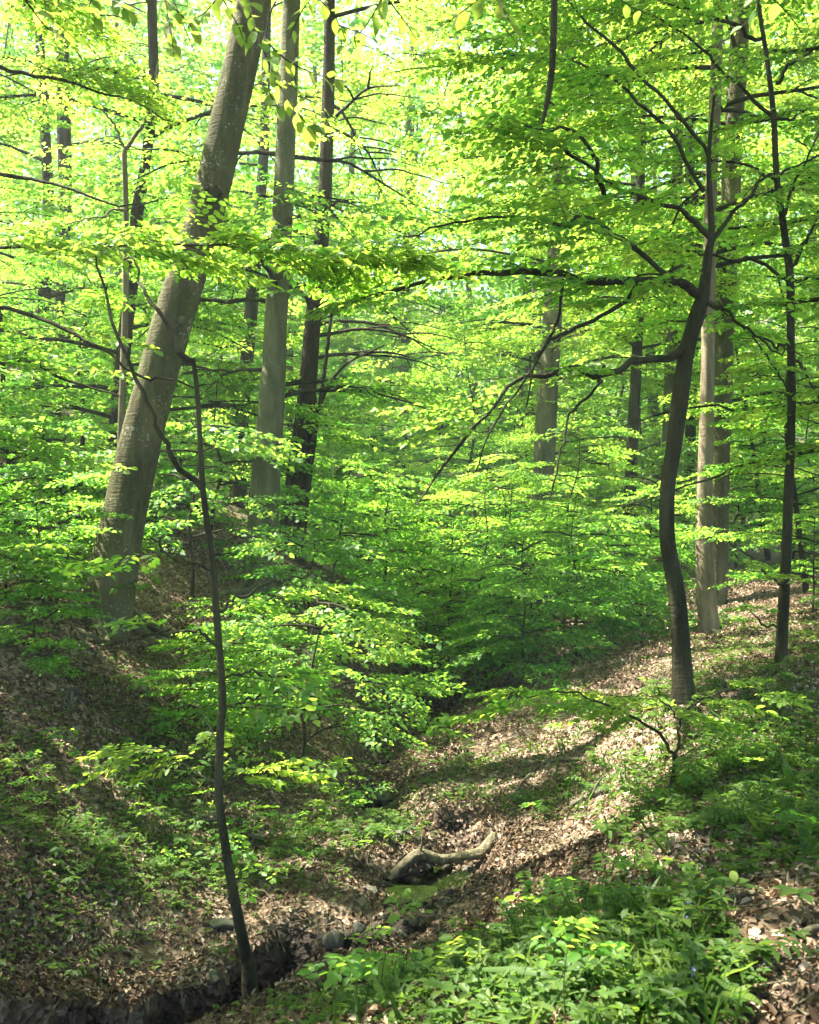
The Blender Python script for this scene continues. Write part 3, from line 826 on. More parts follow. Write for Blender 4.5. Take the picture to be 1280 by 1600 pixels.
tree('thin', 'young_tree', 'slim dark upright trunk near the right edge with many thin branches',
     [(1220, 1042), (1226, 920), (1232, 780), (1237, 640), (1236, 520), (1234, 430), (1222, 340), (1214, 280), (1209, 180), (1198, 90), (1186, 10), (1180, -60)],
     M_DARK, [8, 7.5, 7, 6.5, 6, 6, 5.2, 4.8, 4.4, 4, 3.5, 2.6], 9.5, 12, 0.09, None, 1.3, n=100, seed=7)
tree('pale', 'beech_tree', 'pale sunlit trunk right of the dark crooked tree',
     [(1107, 992), (1100, 850), (1103, 700), (1106, 560), (1108, 420), (1112, 280), (1118, 150), (1122, 0), (1124, -80)], M_PALE, [14, 12, 11, 10.5, 10, 9.5, 9, 8, 7], 13.0, 18, 0.06, 10, 1.0, n=80, seed=8)
tree('brown', 'beech_tree', 'smooth brown trunk standing directly behind the pale sunlit one',
     [(1118, 932), (1122, 800), (1126, 660), (1132, 500), (1140, 340), (1148, 180), (1158, 20), (1164, -60)], M_BEECH, [17, 16, 16, 15, 15, 14, 14, 13], 15.5, 18, 0.05, 10, 0.4, n=70, seed=9)
tree('mid', 'beech_tree', 'grey trunk in the middle distance, leaf-veiled, left of the crooked tree',
     [(845, 870), (850, 720), (857, 600), (864, 480), (872, 360), (880, 200), (886, 40), (890, -60)], M_GREY, [19, 17, 16, 15, 14, 13, 12, 11], 20, 14, 0.05, 8, 0.4, n=60, seed=10)
tree('dark_far', 'dark_tree', 'thin almost black trunk between the grey middle trunk and the crooked tree',
     [(980, 880), (984, 780), (989, 680), (993, 600), (998, 480), (1000, 340), (1003, 180), (1005, 20)], M_DARK, [11, 10, 9, 8.5, 8, 7, 7, 6], 20, 10, 0.06, 6, 0.3, n=50, seed=11)
tree('pole', 'beech_tree', 'slender pale grey trunk far up the middle of the valley',
     [(620, 850), (624, 720), (628, 620), (632, 520), (636, 400), (640, 250), (646, 60)], M_GREY, [11, 9.5, 9, 8.5, 8, 7, 6], 34, 10, 0.05, 6, 0.3, n=40, seed=12)
tree('behind', 'dark_tree', 'brown trunk half hidden behind the leaning beech on its left',
     [(172, 830), (178, 720), (186, 620), (196, 520), (207, 430), (215, 330), (228, 250), (240, 140), (238, 20), (238, -50)], M_OAK, [12, 12, 11.5, 11, 10.5, 9.5, 8, 8, 7.5, 7], 14, 12, 0.07, 8, 0.4, n=60, seed=13)
tree('pair_a', 'dark_tree', 'left one of two dark trunks side by side at the left edge',
     [(58, 700), (64, 580), (70, 460), (76, 330), (70, 200), (62, 60), (56, -40)], M_OAK, [12, 11, 10.5, 9, 8, 7, 6], 19, 10, 0.06, 6, 0.3, n=50, seed=14)
tree('pair_b', 'dark_tree', 'right one of two dark trunks side by side at the left edge',
     [(86, 690), (90, 580), (95, 450), (102, 330), (100, 200), (98, 80), (96, -40)], M_OAK, [8, 8, 7.5, 10, 11, 10, 9], 20.5, 10, 0.06, 6, 0.3, n=50, seed=15)
tree('short_dark', 'dark_tree', 'short stretch of dark trunk seen between the leaning and the straight beech',
     [(375, 720), (381, 620), (388, 540), (396, 440), (404, 340), (412, 250), (415, 120), (418, 0)], M_DARK, [11, 10.5, 10.5, 10, 9, 8, 7, 6], 20, 10, 0.06, 6, 0.3, n=50, seed=16)
tree('behind_curvy', 'beech_tree', 'slim grey trunk glimpsed just behind the crooked tree on its left',
     [(1040, 900), (1042, 760), (1046, 640), (1050, 520), (1056, 380), (1060, 200), (1066, 20)], M_GREY, [11, 10, 10, 9.5, 9, 8, 7], 21, 10, 0.05, 6, 0.3, n=50, seed=17)
tree('upper_right', 'dark_tree', 'dark twisting trunk high between the pale trunk and the grey trunk behind',
     [(1072, 860), (1078, 700), (1084, 500), (1080, 340), (1078, 200), (1092, 90), (1100, 0)], M_DARK, [9, 8.5, 8, 8, 7.5, 7, 6], 24, 10, 0.06, 6, 0.3, n=50, seed=18)

# knot and branch scars on the leaning beech
def knob(root, c, r_, material, name='knot', squash=0.5, seed=0):
    bm = bmesh.new(); bmesh.ops.create_icosphere(bm, subdivisions=3, radius=1)
    rr = np.random.default_rng(seed)
    for v in bm.verts:
        k = 1 + 0.2 * math.sin(v.co.x * 5 + seed) * math.cos(v.co.z * 6)
        # a rim with a sunken centre towards the viewer
        e = math.hypot(v.co.x, v.co.z)
        dent = 0.5 * max(0, 1 - e / 0.55) if v.co.y < 0 else 0
        v.co = Vector((v.co.x * r_ * k, v.co.y * r_ * squash * (1 - dent), v.co.z * r_ * k * 0.9))
    me = bpy.data.meshes.new(name); bm.to_mesh(me); bm.free()
    for p_ in me.polygons: p_.use_smooth = True
    me.materials.append(material)
    o = bpy.data.objects.new(name, me); COL.objects.link(o); o.parent = root
    o.location = Vector(c) - root.location
    return o
for (u, v, rr_) in [(330, 302, 0.10), (283, 500, 0.045), (262, 560, .03)]:
    c = P(u, v, 9.42); knob(TREES['lean']['root'], c, rr_, M_DARK if rr_ > .05 else M_BEECH, seed=int(u))
for (u, v) in [(452, 345), (436, 432)]:
    knob(TREES['second']['root'], P(u, v, 12.36), 0.05, M_DARK, seed=u)

# explicit and free branches with their leaves ------------------------------------------------
r = np.random.default_rng(21)
# crooked tree: two long dark limbs to the left and the top
B = Branches(); pl = []
bough(B, pl, [(1097, 462, 8.0), (1060, 440, 7.9), (1000, 436, 7.7), (920, 440, 7.5), (830, 432, 7.3), (740, 430, 7.1), (640, 452, 6.9), (560, 472, 6.8), (500, 500, 6.7)], 0.042, r, 1.35, 0.55, leafy=(0.1, 1))
bough(B, pl, [(1064, 545, 8.0), (1040, 560, 7.9), (990, 562, 7.8), (930, 572, 7.6), (860, 590, 7.4), (800, 610, 7.2), (750, 660, 7.0), (690, 720, 6.9), (650, 790, 6.8)], 0.034, r, 1.20, 0.55, leafy=(0.3, 1))
bough(B, pl, [(945, 570, 7.6), (930, 610, 7.5), (890, 650, 7.4), (875, 720, 7.3), (860, 780, 7.2)], 0.014, r, 1.35, 0.6, leafy=(0.2, 1))
bough(B, pl, [(1010, 436, 7.7), (960, 480, 7.5), (900, 510, 7.3), (850, 545, 7.1), (820, 640, 7.0)], 0.02, r, 1.20, 0.6)
bough(B, pl, [(880, 437, 7.4), (870, 500, 7.3), (840, 560, 7.2), (780, 650, 7.1), (740, 740, 7.0)], 0.012, r, 1.05, 0.55)
bough(B, pl, [(1108, 370, 8.0), (1060, 330, 7.8), (980, 300, 7.6), (900, 240, 7.4), (830, 200, 7.2), (760, 190, 7)], 0.025, r, 1.65, 0.7)
bough(B, pl, [(1112, 380, 8.0), (1150, 330, 8.2), (1200, 280, 8.2), (1260, 250, 8.2), (1320, 240, 8.2)], 0.02, r, 1.50, 0.6)
bough(B, pl, [(945, 308, 7.5), (935, 270, 7.4), (915, 230, 7.3), (880, 205, 7.2), (820, 195, 7.1)], 0.02, r, 1.50, 0.7)
bough(B, pl, [(1100, 300, 8.0), (1040, 200, 7.9), (960, 130, 7.8), (860, 90, 7.6), (760, 80, 7.4)], 0.018, r, 1.80, 0.7)
bough(B, pl, [(1110, 250, 8.0), (1000, 120, 8.4), (900, 20, 8.8), (820, -60, 9)], 0.018, r, 1.80, 0.75)
bough(B, pl, [(1060, 440, 7.9), (980, 380, 7.6), (900, 350, 7.2), (820, 340, 7.0), (720, 350, 6.8), (630, 370, 6.7)], 0.022, r, 1.65, 0.6)
bough(B, pl, [(1100, 470, 8.0), (1150, 500, 7.8), (1200, 540, 7.6), (1260, 560, 7.4)], 0.014, r, 1.20, 0.5)
B.build('branch', M_DARK, TREES['curvy']['root'], smooth=True)
foliage(TREES['curvy']['root'], pl, r, singles=180, sunx=0.05, share=0.8)

# slim right tree
B = Branches(); pl = []
for pix in [[(1209, 185, 9.5), (1250, 180, 9.4), (1300, 165, 9.4), (1360, 150, 9.3)], [(1212, 130, 9.5), (1240, 100, 9.3), (1290, 70, 9.2), (1340, 40, 9)],
            [(1205, 180, 9.5), (1150, 130, 9.3), (1090, 70, 9.1), (1020, 30, 9), (940, 0, 8.9)], [(1190, 60, 9.5), (1130, 30, 9.2), (1060, 10, 9), (990, -20, 8.8)],
            [(1234, 420, 9.5), (1260, 380, 9.3), (1282, 320, 9.2), (1300, 260, 9.1)], [(1234, 440, 9.5), (1190, 415, 9.3), (1140, 400, 9.1), (1070, 395, 9), (1000, 400, 8.9)],
            [(1236, 437, 9.5), (1280, 436, 9.4), (1340, 440, 9.3)], [(1236, 620, 9.5), (1215, 580, 9.3), (1190, 545, 9.1), (1150, 500, 9), (1110, 470, 8.9)],
            [(1236, 545, 9.5), (1200, 530, 9.3), (1160, 510, 9.1)], [(1228, 915, 9.5), (1200, 900, 9.3), (1170, 870, 9.1), (1140, 850, 9)],
            [(1224, 985, 9.5), (1190, 970, 9.2), (1160, 940, 9)], [(1240, 560, 9.5), (1270, 600, 9.3), (1300, 660, 9.1)],
            [(1222, 345, 9.5), (1240, 290, 9.3), (1265, 240, 9.2), (1290, 170, 9.1)], [(1214, 285, 9.5), (1180, 260, 9.2), (1120, 250, 9), (1060, 260, 8.8)]]:
    bough(B, pl, pix, 0.018 if pix[0][1] < 600 else 0.011, r, 1.3, 0.65, sc=(0.5, 0.85))
B.build('branch', M_DARK, TREES['thin']['root'], smooth=True)
foliage(TREES['thin']['root'], pl, r, singles=90)

# limbs of the standing trees, at heights in metres above the eye
def dress(key, zs, n, ln, temps, detail, tint=0.5, az=None, dens=1.0, rise=0.3, seed=0, r0=0.03, bark=M_DARK, twigs=True, sc=(0.7, 1.1), sub=3):
    rr = np.random.default_rng(seed + 500)
    B = Branches(); pl = []
    for k in range(n):
        z = rr.uniform(*zs)
        p, rad = at_height(key, z)
        a = rr.uniform(0, 2 * math.pi) if az is None else rr.uniform(*az)
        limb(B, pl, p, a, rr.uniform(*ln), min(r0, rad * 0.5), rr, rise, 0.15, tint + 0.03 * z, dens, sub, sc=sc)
    B.build('branch', bark, TREES[key]['root'], smooth=True)
    foliage(TREES[key]['root'], pl, rr, temps, detail, twigs)
dress('second', (0.8, 7.5), 16, (2.0, 3.6), T_MID, 4, 0.45, seed=1)
dress('twin', (0.6, 8.5), 16, (2.0, 3.6), T_MID, 4, 0.45, seed=2)
dress('pale', (1.2, 8.5), 16, (2.0, 3.8), T_MID, 4, 0.55, seed=3)
dress('brown', (1.5, 9.5), 14, (2.0, 3.8), T_MID, 4, 0.55, seed=4)
dress('mid', (0.5, 12), 24, (2.4, 4.5), T_MID, 4, 0.5, seed=5)
dress('dark_far', (0.5, 10), 16, (2.0, 4.0), T_MID, 4, 0.5, seed=6)
dress('behind', (1.0, 7.5), 14, (2.0, 3.6), T_MID, 4, 0.45, seed=7)
dress('pair_a', (1.0, 11), 14, (2.0, 4.0), T_MID, 4, 0.4, seed=8)
dress('pair_b', (1.0, 11), 12, (2.0, 4.0), T_MID, 4, 0.4, seed=9)
dress('short_dark', (1.0, 11), 14, (2.0, 4.0), T_MID, 4, 0.45, seed=10)
dress('behind_curvy', (1.0, 12), 14, (2.0, 4.0), T_MID, 4, 0.5, seed=11)
dress('upper_right', (1.0, 13), 14, (2.0, 4.5), T_MID, 4, 0.5, seed=12)
dress('pole', (0.5, 16), 26, (3.0, 5.0), T_FAR, 4, 0.45, seed=13, twigs=False, sc=(0.9, 1.4))

# a beech beyond each side edge whose boughs reach in
tree('edge_left', 'beech_tree', 'beech outside the left edge, its long sunlit bough crossing the leaning trunk', [(-620, 1000, 8.2), (-610, 700, 8.2), (-600, 300, 8.2), (-590, -100, 8.2)], M_GREY, [40, 36, 32, 28], 8.2, 14, 0.05, 8, 0.4, n=50, seed=31)
B = Branches(); pl = []
bough(B, pl, [(-605, 420, 8.2), (-120, 395, 7.6), (60, 385, 7.0), (200, 380, 6.6), (330, 385, 6.4), (450, 392, 6.4), (540, 398, 6.5), (620, 412, 6.6)], 0.014, r, 2.0, 0.85, leafy=(0.25, 1), sc=(0.4, 0.8), spread=1.25)
pl_long = pl; pl = []
bough(B, pl, [(-605, 300, 8.2), (-120, 270, 8.2), (20, 280, 8.2), (120, 300, 8.0), (230, 330, 8)], 0.03, r, 1.5, 0.6)
bough(B, pl, [(-605, 560, 8.2), (-150, 520, 8.4), (0, 560, 8.6), (110, 590, 8.8), (190, 620, 8.8)], 0.03, r, 1.4, 0.45)
bough(B, pl, [(-605, 640, 8.2), (-150, 640, 8.6), (-20, 690, 8.8), (80, 720, 8.9)], 0.025, r, 1.3, 0.35)
bough(B, pl, [(-600, 150, 8.2), (-120, 90, 8.6), (40, 110, 9), (160, 140, 9.2), (270, 190, 9.2)], 0.03, r, 1.4, 0.6)
bough(B, pl, [(-600, 40, 8.2), (-100, -20, 8.6), (60, 0, 9), (200, 30, 9.2)], 0.03, r, 1.4, 0.6)
bough(B, pl, [(-605, 460, 8.2), (-100, 470, 7.8), (60, 500, 7.4), (150, 540, 7.2), (240, 590, 7.0), (320, 600, 7)], 0.02, r, 1.2, 0.55)
bough(B, pl, [(-605, 800, 8.2), (-150, 820, 8.2), (-20, 860, 8.2), (70, 880, 8.2)], 0.02, r, 1.1, 0.35)
B.build('branch', M_DARK, TREES['edge_left']['root'], smooth=True)
foliage(TREES['edge_left']['root'], pl, r, sunx=0.12, share=1.0)
foliage(TREES['edge_left']['root'], pl_long, r, singles=180, sight=False, share=0)
tree('edge_right', 'beech_tree', 'beech outside the right edge with bright leafy boughs reaching in', [(1560, 1100, 9.0), (1560, 700, 9.0), (1560, 300, 9.0), (1550, -100, 9.0)], M_GREY, [36, 32, 30, 26], 9, 14, 0.05, 8, 0.4, n=50, seed=32)
B = Branches(); pl = []
for v0, v1 in [(60, 90), (-40, -20), (170, 210), (330, 370), (460, 500), (620, 640), (700, 760)]:
    bough(B, pl, [(1555, v0 - 40, 9), (1430, v0 - 20, 9.3), (1300, v0, 9.6), (1180, (v0 + v1) / 2, 10), (1060, v1, 10.4), (960, v1 + 30, 10.6)], 0.03, r, 1.3, 0.65)
B.build('branch', M_DARK, TREES['edge_right']['root'], smooth=True)
foliage(TREES['edge_right']['root'], pl, r)

# front sapling by the stream ------------------------------------------------------------
tree('sapling', 'beech_sapling', 'thin dark sapling rising from the stream bank in front, forked at mid height',
     [(391, 1545, 5.0), (384, 1490, 5.0), (366, 1400, 4.95), (352, 1320, 4.95), (342, 1240, 4.95), (344, 1150, 4.95), (347, 1090, 4.95), (341, 1000, 4.95), (334, 910, 4.95), (326, 840, 4.95), (317, 765, 4.95),
      (313, 690, 4.95), (309, 620, 4.95), (302, 560, 4.95)], M_DARK, [10.5, 9, 8, 7.4, 7, 6.4, 6.2, 5.8, 5.4, 5, 4.7, 4.2, 4, 3.6], 4.95, 12, 0.13, None, 1.1, n=130, seed=33)
B = Branches(); pl = []
bough(B, pl, [(302, 560, 4.95), (284, 548, 4.95), (268, 522, 5.0), (245, 478, 5.05), (215, 435, 5.5), (185, 390, 5.8)], 0.016, r, 0.9, 0.65, leafy=(0.5, 1), sc=(0.4, 0.65))
bough(B, pl, [(314, 762, 4.95), (290, 742, 4.95), (262, 700, 4.95), (238, 650, 4.95), (210, 590, 5.0), (188, 530, 5.05), (165, 460, 5.4), (150, 400, 5.5)], 0.014, r, 0.6, 0.55, leafy=(0.45, 1), sc=(0.4, 0.65))
bough(B, pl, [(330, 890, 4.95), (300, 880, 4.9), (265, 870, 5.0), (235, 840, 5)], 0.008, r, 1.2, 0.45, sc=(0.4, 0.6))
bough(B, pl, [(338, 960, 4.95), (380, 930, 5.05), (430, 910, 5.5), (480, 900, 5.7)], 0.009, r, 1.3, 0.55, sc=(0.4, 0.6))
bough(B, pl, [(342, 1010, 4.95), (300, 985, 4.9), (250, 985, 5.0), (200, 1000, 5)], 0.008, r, 1.3, 0.3, sc=(0.4, 0.6))
bough(B, pl, [(345, 1060, 4.95), (400, 1050, 5.05), (450, 1060, 5.4)], 0.007, r, 1.2, 0.35, sc=(0.35, 0.55))
bough(B, pl, [(344, 1190, 4.95), (300, 1180, 5.4), (250, 1175, 5.5), (210, 1175, 5.6)], 0.006, r, 1.4, 0.95, sc=(0.3, 0.5), spread=0.5)
bough(B, pl, [(346, 1110, 4.95), (390, 1090, 5.05), (420, 1085, 5.05)], 0.006, r, 1.2, 0.35, sc=(0.3, 0.5))
bough(B, pl, [(343, 1230, 4.95), (380, 1215, 5.4), (420, 1205, 5.6), (450, 1210, 5.7)], 0.006, r, 1.2, 0.75, sc=(0.3, 0.45))
B.build('branch', M_DARK, TREES['sapling']['root'], smooth=True)
for pix in [[(343, 1265, 4.95), (320, 1275, 4.95), (290, 1265, 5.15), (250, 1268, 4.9)], [(344, 1278, 4.95), (320, 1280, 4.95), (285, 1272, 4.9)], [(345, 1225, 4.95), (320, 1215, 4.9), (280, 1190, 5.05), (262, 1195, 5)],
            [(344, 1170, 4.95), (330, 1140, 4.9), (305, 1090, 5.0)], [(346, 1270, 4.95), (370, 1245, 4.95), (390, 1225, 4.95)]]:
    B = MB(); q = spline([P(*p) for p in pix], 10); tube(B, q, np.linspace(0.006, 0.002, 10), 5, cap=False)
    B.build('dead_twig', M_DEAD, TREES['sapling']['root'])
foliage(TREES['sapling']['root'], pl, r, low=1235, singles=270, sunx=0.0)

# tan forked sapling at the upper left and the sapling on the right bank
tree('forked', 'young_tree', 'slim tan forked sapling standing high at the upper left', [(188, 760), (192, 600), (196, 480), (197, 340), (194, 232)], M_TAN, [6, 5.5, 5, 4.5, 4], 11, 10, 0.08, None, 0.3, n=50, seed=34)
B = Branches(); pl = []
bough(B, pl, [(194, 232, 11), (215, 210, 11), (230, 180, 11), (242, 140, 11), (250, 90, 11)], 0.026, r, 0.9, 0.7)
bough(B, pl, [(194, 232, 11), (180, 200, 11), (165, 175, 10.8), (140, 165, 10.6), (110, 180, 10.5)], 0.015, r, 1.0, 0.7)
bough(B, pl, [(196, 330, 11), (185, 326, 10.9), (150, 340, 10.7), (100, 350, 10.5)], 0.018, r, 1.0, 0.6)
bough(B, pl, [(196, 380, 11), (230, 350, 11), (270, 335, 11)], 0.014, r, 0.9, 0.6)
bough(B, pl, [(240, 140, 11), (270, 110, 11), (310, 90, 11)], 0.012, r, 0.9, 0.7)
B.build('branch', M_TAN, TREES['forked']['root'], smooth=True)
foliage(TREES['forked']['root'], pl, r, T_MID, 4)
gp = hit(1048, 1240)
tree('bank_sap', 'beech_sapling', 'little dark-stemmed sapling with flat leaf layers below the crooked trunk',
     [(1046, 1250, gp[1]), (1053, 1210, gp[1]), (1055, 1178, gp[1])], M_DARK, [4.2, 3.8, 3.5], gp[1], 8, 0.08, None, 0.3, n=20, seed=35)
B = Branches(); pl = []; dd = gp[1]
bough(B, pl, [(1055, 1178, dd), (1030, 1150, dd), (990, 1120, dd - .1), (930, 1095, dd - .15), (860, 1085, dd - .2), (800, 1100, dd - .2), (757, 1140, dd - .2)], 0.012, r, 2.0, 0.55, sc=(0.28, 0.48), leafy=(0.3, 1), r1=0.003)
bough(B, pl, [(1055, 1178, dd), (1062, 1150, dd), (1066, 1120, dd), (1100, 1090, dd - .1), (1150, 1080, dd - .1), (1200, 1090, dd - .1)], 0.010, r, 1.9, 0.85, sc=(0.28, 0.48), leafy=(0.25, 1), r1=0.003)
bough(B, pl, [(1064, 1130, dd), (1040, 1100, dd), (1000, 1085, dd + .1), (960, 1090, dd + .1)], 0.006, r, 1.8, 0.9, sc=(0.25, 0.42), r1=0.003)
bough(B, pl, [(1055, 1185, dd), (1090, 1170, dd - .1), (1130, 1150, dd - .2)], 0.005, r, 1.5, 0.6, sc=(0.25, 0.4), r1=0.002)
B.build('branch', M_DARK, TREES['bank_sap']['root'], smooth=True)
pl = np.array(pl)
B_, D_, N_, S_, T_ = leaf_frames(pl, T_NEAR, r)
_o = np.argsort(B_[:, 1])
for i in _o[:240]: leaf_object(LM_BEECH[i % 4], B_[i], D_[i], N_[i], S_[i] * 0.95, TREES['bank_sap']['root'])
_k = _o[240:]
m = MB(); leaf_geo(m, B_[_k], D_[_k], N_[_k], S_[_k] * 0.95, T_[_k], 6); m.build('foliage', M_LEAF, TREES['bank_sap']['root'], kind='stuff')
m = MB(); twig_geo(m, pl, T_NEAR, r, 0.0025); m.build('twigs', M_TWIG, TREES['bank_sap']['root'], kind='stuff')

# ------------------------------------------------------------------ leafy twigs hanging in at the top, leaf by leaf
def hanging(label, paths, d, size, seed):
    rr = np.random.default_rng(seed)
    b = P(*paths[0][0], d)
    root = thing('beech_twig', label, 'twig', b, 'leafy twigs hanging in along the top edge')
    for pa in paths:
        q = spline([P(u, v, d + 0.1 * i * (-1) ** seed) for i, (u, v) in enumerate(pa)], 14)
        m = MB(); tube(m, q, np.linspace(0.0035, 0.0012, 14), 5, cap=False)
        m.build('stem', M_TWIG, root, smooth=True)
        Ln = np.linalg.norm(np.diff(q, axis=0), axis=1).sum()
        n = int(Ln / 0.04)
        tg = norm(np.gradient(q, axis=0))
        for k in range(n):
            i = min(int((k + 0.5) / n * 13), 12)
            sd = norm(np.cross(tg[i], [0, 0.6, 0.8])) * (1 if k % 2 else -1)
            dr = norm(tg[i] * 0.7 + sd * rr.uniform(0.5, 1.0) + rr.normal(0, 0.25, 3) + np.array([0, 0, -0.25]))
            nm = norm(np.array([0.15 * sd[0], -0.42 + rr.normal(0, .3), 0.85]) + rr.normal(0, 0.25, 3))
            leaf_object(LM_HANG[int(rr.integers(4))], q[i], dr, nm, size * rr.uniform(0.75, 1.15), root)
hanging('bright twig hanging over the tops of the leaning and the straight beech', [[(372, -70), (392, 10), (412, 80), (446, 150), (500, 218)], [(412, 60), (450, 95), (500, 118), (548, 128)], [(425, 110), (420, 140), (436, 170)]], 3.3, 0.058, 1)
hanging('twig of broad leaves hanging in at the top left corner', [[(-60, -60), (10, -20), (70, 20), (130, 72)], [(40, 0), (70, 40), (86, 52)]], 2.9, 0.062, 2)
hanging('small twig hanging at the top edge between the left corner and the leaning beech', [[(240, -60), (258, 0), (266, 50), (272, 88)], [(258, 0), (290, 30), (310, 60)]], 3.3, 0.058, 3)
hanging('darker twig hanging at the top edge right of the straight beech', [[(620, -70), (600, -10), (572, 40), (540, 75)], [(600, -10), (630, 30), (650, 60)]], 3.2, 0.062, 4)
hanging('twig hanging at the top edge left of the bare hanging branch', [[(820, -70), (770, -20), (720, 20), (670, 55)], [(770, -20), (790, 20), (800, 40)]], 3.3, 0.06, 5)
hanging('twig with large leaves hanging at the top right above the slim dark tree', [[(1160, -70), (1190, -20), (1230, 20), (1260, 60)], [(1190, -20), (1180, 20), (1150, 50)]], 3.4, 0.06, 6)

hanging('twig drooping over the top of the leaning beech from its left side', [[(330, -70), (345, -10), (372, 40), (380, 62)], [(345, -10), (320, 20), (300, 30)]], 3.4, 0.056, 7)
hanging('long twig hanging in front of the gap right of the straight beech', [[(470, -70), (492, -10), (530, 40), (536, 150)], [(492, -10), (470, 20), (452, 60)], [(530, 40), (560, 50), (590, 64)]], 3.5, 0.054, 8)
hanging('twig at the top edge between the top left corner and the small twig', [[(130, -60), (150, -20), (190, 10), (215, 22)], [(150, -20), (140, 10), (150, 30)]], 3.2, 0.058, 9)
hanging('twig at the top edge straight right of the bare hanging branch', [[(930, -70), (950, -20), (985, 10), (1010, 20)]], 3.6, 0.056, 10)
# bare branch hanging at the top
m = MB(); q = spline([P(868, -120, 4.2), P(867, -30, 4.2), P(865, 60, 4.2), P(863, 105, 4.18), P(857, 150, 4.16), P(848, 192, 4.15)], 40)
tube(m, q, np.interp(np.linspace(0, 1, 40), [0, 0.6, 0.85, 1], [0.016, 0.014, 0.013, 0.006]), 10, lump=0.16, seed=41)
root = thing('hanging_branch', 'bare brown branch hanging straight down into the top of the view', 'branch', q[0])
m.build('stem', M_DARK, root, smooth=True)
m = MB(); tube(m, spline([q[33], q[33] + np.array([0.015, 0, 0.0]), q[33] + np.array([0.03, 0, -0.012])], 6), np.linspace(0.007, 0.003, 6), 6); m.build('snapped_stub', M_DARK, root, smooth=True)

# ------------------------------------------------------------------ undergrowth: young beeches, copied
def make_young(label, h, nl, ln, temps, detail, seed, tint, lean=0.12):
    rr = np.random.default_rng(seed)
    root = thing('young_beech', label, 'young beech', (0, 0, 0))
    pts = [np.array([0, 0, -0.3])]
    for k in range(1, 6): pts.append(np.array([rr.normal(0, lean * h / 6) * (k > 1), rr.normal(0, lean * h / 6) * (k > 1), h * k / 5]))
    q = spline(pts, 24); rad = np.linspace(0.012 + 0.006 * h, 0.004, 24)
    m = MB(); tube(m, q, rad, 7, lump=0.1, seed=seed); 
    pl = []; B = Branches()
    for k in range(nl):
        t = 0.18 + 0.82 * (k + rr.random()) / nl
        i = int(t * 23) if t < 1 else 23
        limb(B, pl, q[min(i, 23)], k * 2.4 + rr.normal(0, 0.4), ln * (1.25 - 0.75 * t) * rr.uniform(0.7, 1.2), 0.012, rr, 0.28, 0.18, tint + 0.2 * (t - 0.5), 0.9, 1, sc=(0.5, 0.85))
    m.build('trunk', M_DARK, root, smooth=True)
    B.build('branch', M_TWIG, root)
    m = MB(); leaf_geo(m, *leaf_frames(np.array(pl), temps, rr), detail=detail)
    m.build('crown', M_LEAF, root, kind='stuff')
    return root
SMALL = [make_young('', 1.2 + 0.35 * i, 9 + i, 1.1 + 0.1 * i, T_MID, 4, 60 + i, 0.35) for i in range(4)]
TALL = [make_young('', 4.2 + 1.4 * i, 18 + 3 * i, 2.0 + 0.2 * i, T_MID, 4, 70 + i, 0.5) for i in range(4)]
LANDMARKS = [('the leaning beech', 200), ('the straight beech', 415), ('the double trunk', 480), ('the far trunk', 626), ('the middle trunk', 850), ('the black trunk', 985), ('the crooked tree', 1055), ('the slim tree', 1228)]
PUT = []
rr = np.random.default_rng(90)
first = set()
def put_young(protos, i, u, d, sc, kind, group):
    x = (u - CU) / F * d
    z = H(np.array([x]), np.array([d]))[0]
    h_ = {SMALL[0].name: 1.0}.get(protos[0].name, 3.0) * sc
    for T, r_ in SUNT[:len(RIGHT)]:
        w_ = np.array([x, d, z + h_]) - T; s_ = w_ @ SUN_NP
        if s_ > 0 and np.linalg.norm(w_ - s_ * SUN_NP) < r_ + (0.7 if h_ < 2 else 1.3) * sc: return
    if h_ > 2 and u < 640:
        for T, r_ in VALLEY:
            w_ = np.array([x, d, z + h_ * 1.2]) - T; s_ = w_ @ SUN_NP
            if s_ > 1.5 and np.linalg.norm(w_ - s_ * SUN_NP) < r_ + 0.6 * sc: return
    pr = protos[i % len(protos)]
    if pr.name not in first:
        first.add(pr.name); o = pr; pr.location = (x, d, z); pr.rotation_euler = (0, 0, rr.uniform(0, 6.28)); pr.scale = (sc,) * 3; pr['group'] = group
    else:
        o = copy_thing(pr, (x, d, z), rr.uniform(0, 6.28), sc, '', group)
    o.rotation_euler = (rr.normal(0, 0.1), rr.normal(0, 0.1), rr.uniform(0, 6.28))
    PUT.append((o, kind, u, d))
def label_young():
    by = {}
    for o, kind, u, d in PUT:
        lo = [n_ for n_, c in LANDMARKS if c <= u]; hi = [n_ for n_, c in LANDMARKS if c > u]
        where = f'between {lo[-1]} and {hi[0]}' if lo and hi else f'left of {hi[0]}' if hi else f'right of {lo[-1]}'
        far = 'closest' if d < 10.2 else 'near' if d < 13.7 else 'mid-distance' if d < 18.6 else 'far' if d < 26 else 'deepest'
        by.setdefault((far, kind, where), []).append((u, o))
    nth = ['first', 'second', 'third', 'fourth', 'fifth', 'sixth']
    for (far, kind, where), rows in by.items():
        rows.sort(key=lambda t: t[0])
        for i, (u, o) in enumerate(rows):
            o['label'] = f'{far} {kind} {where}' + ('' if len(rows) == 1 else f', {nth[i]} from left')
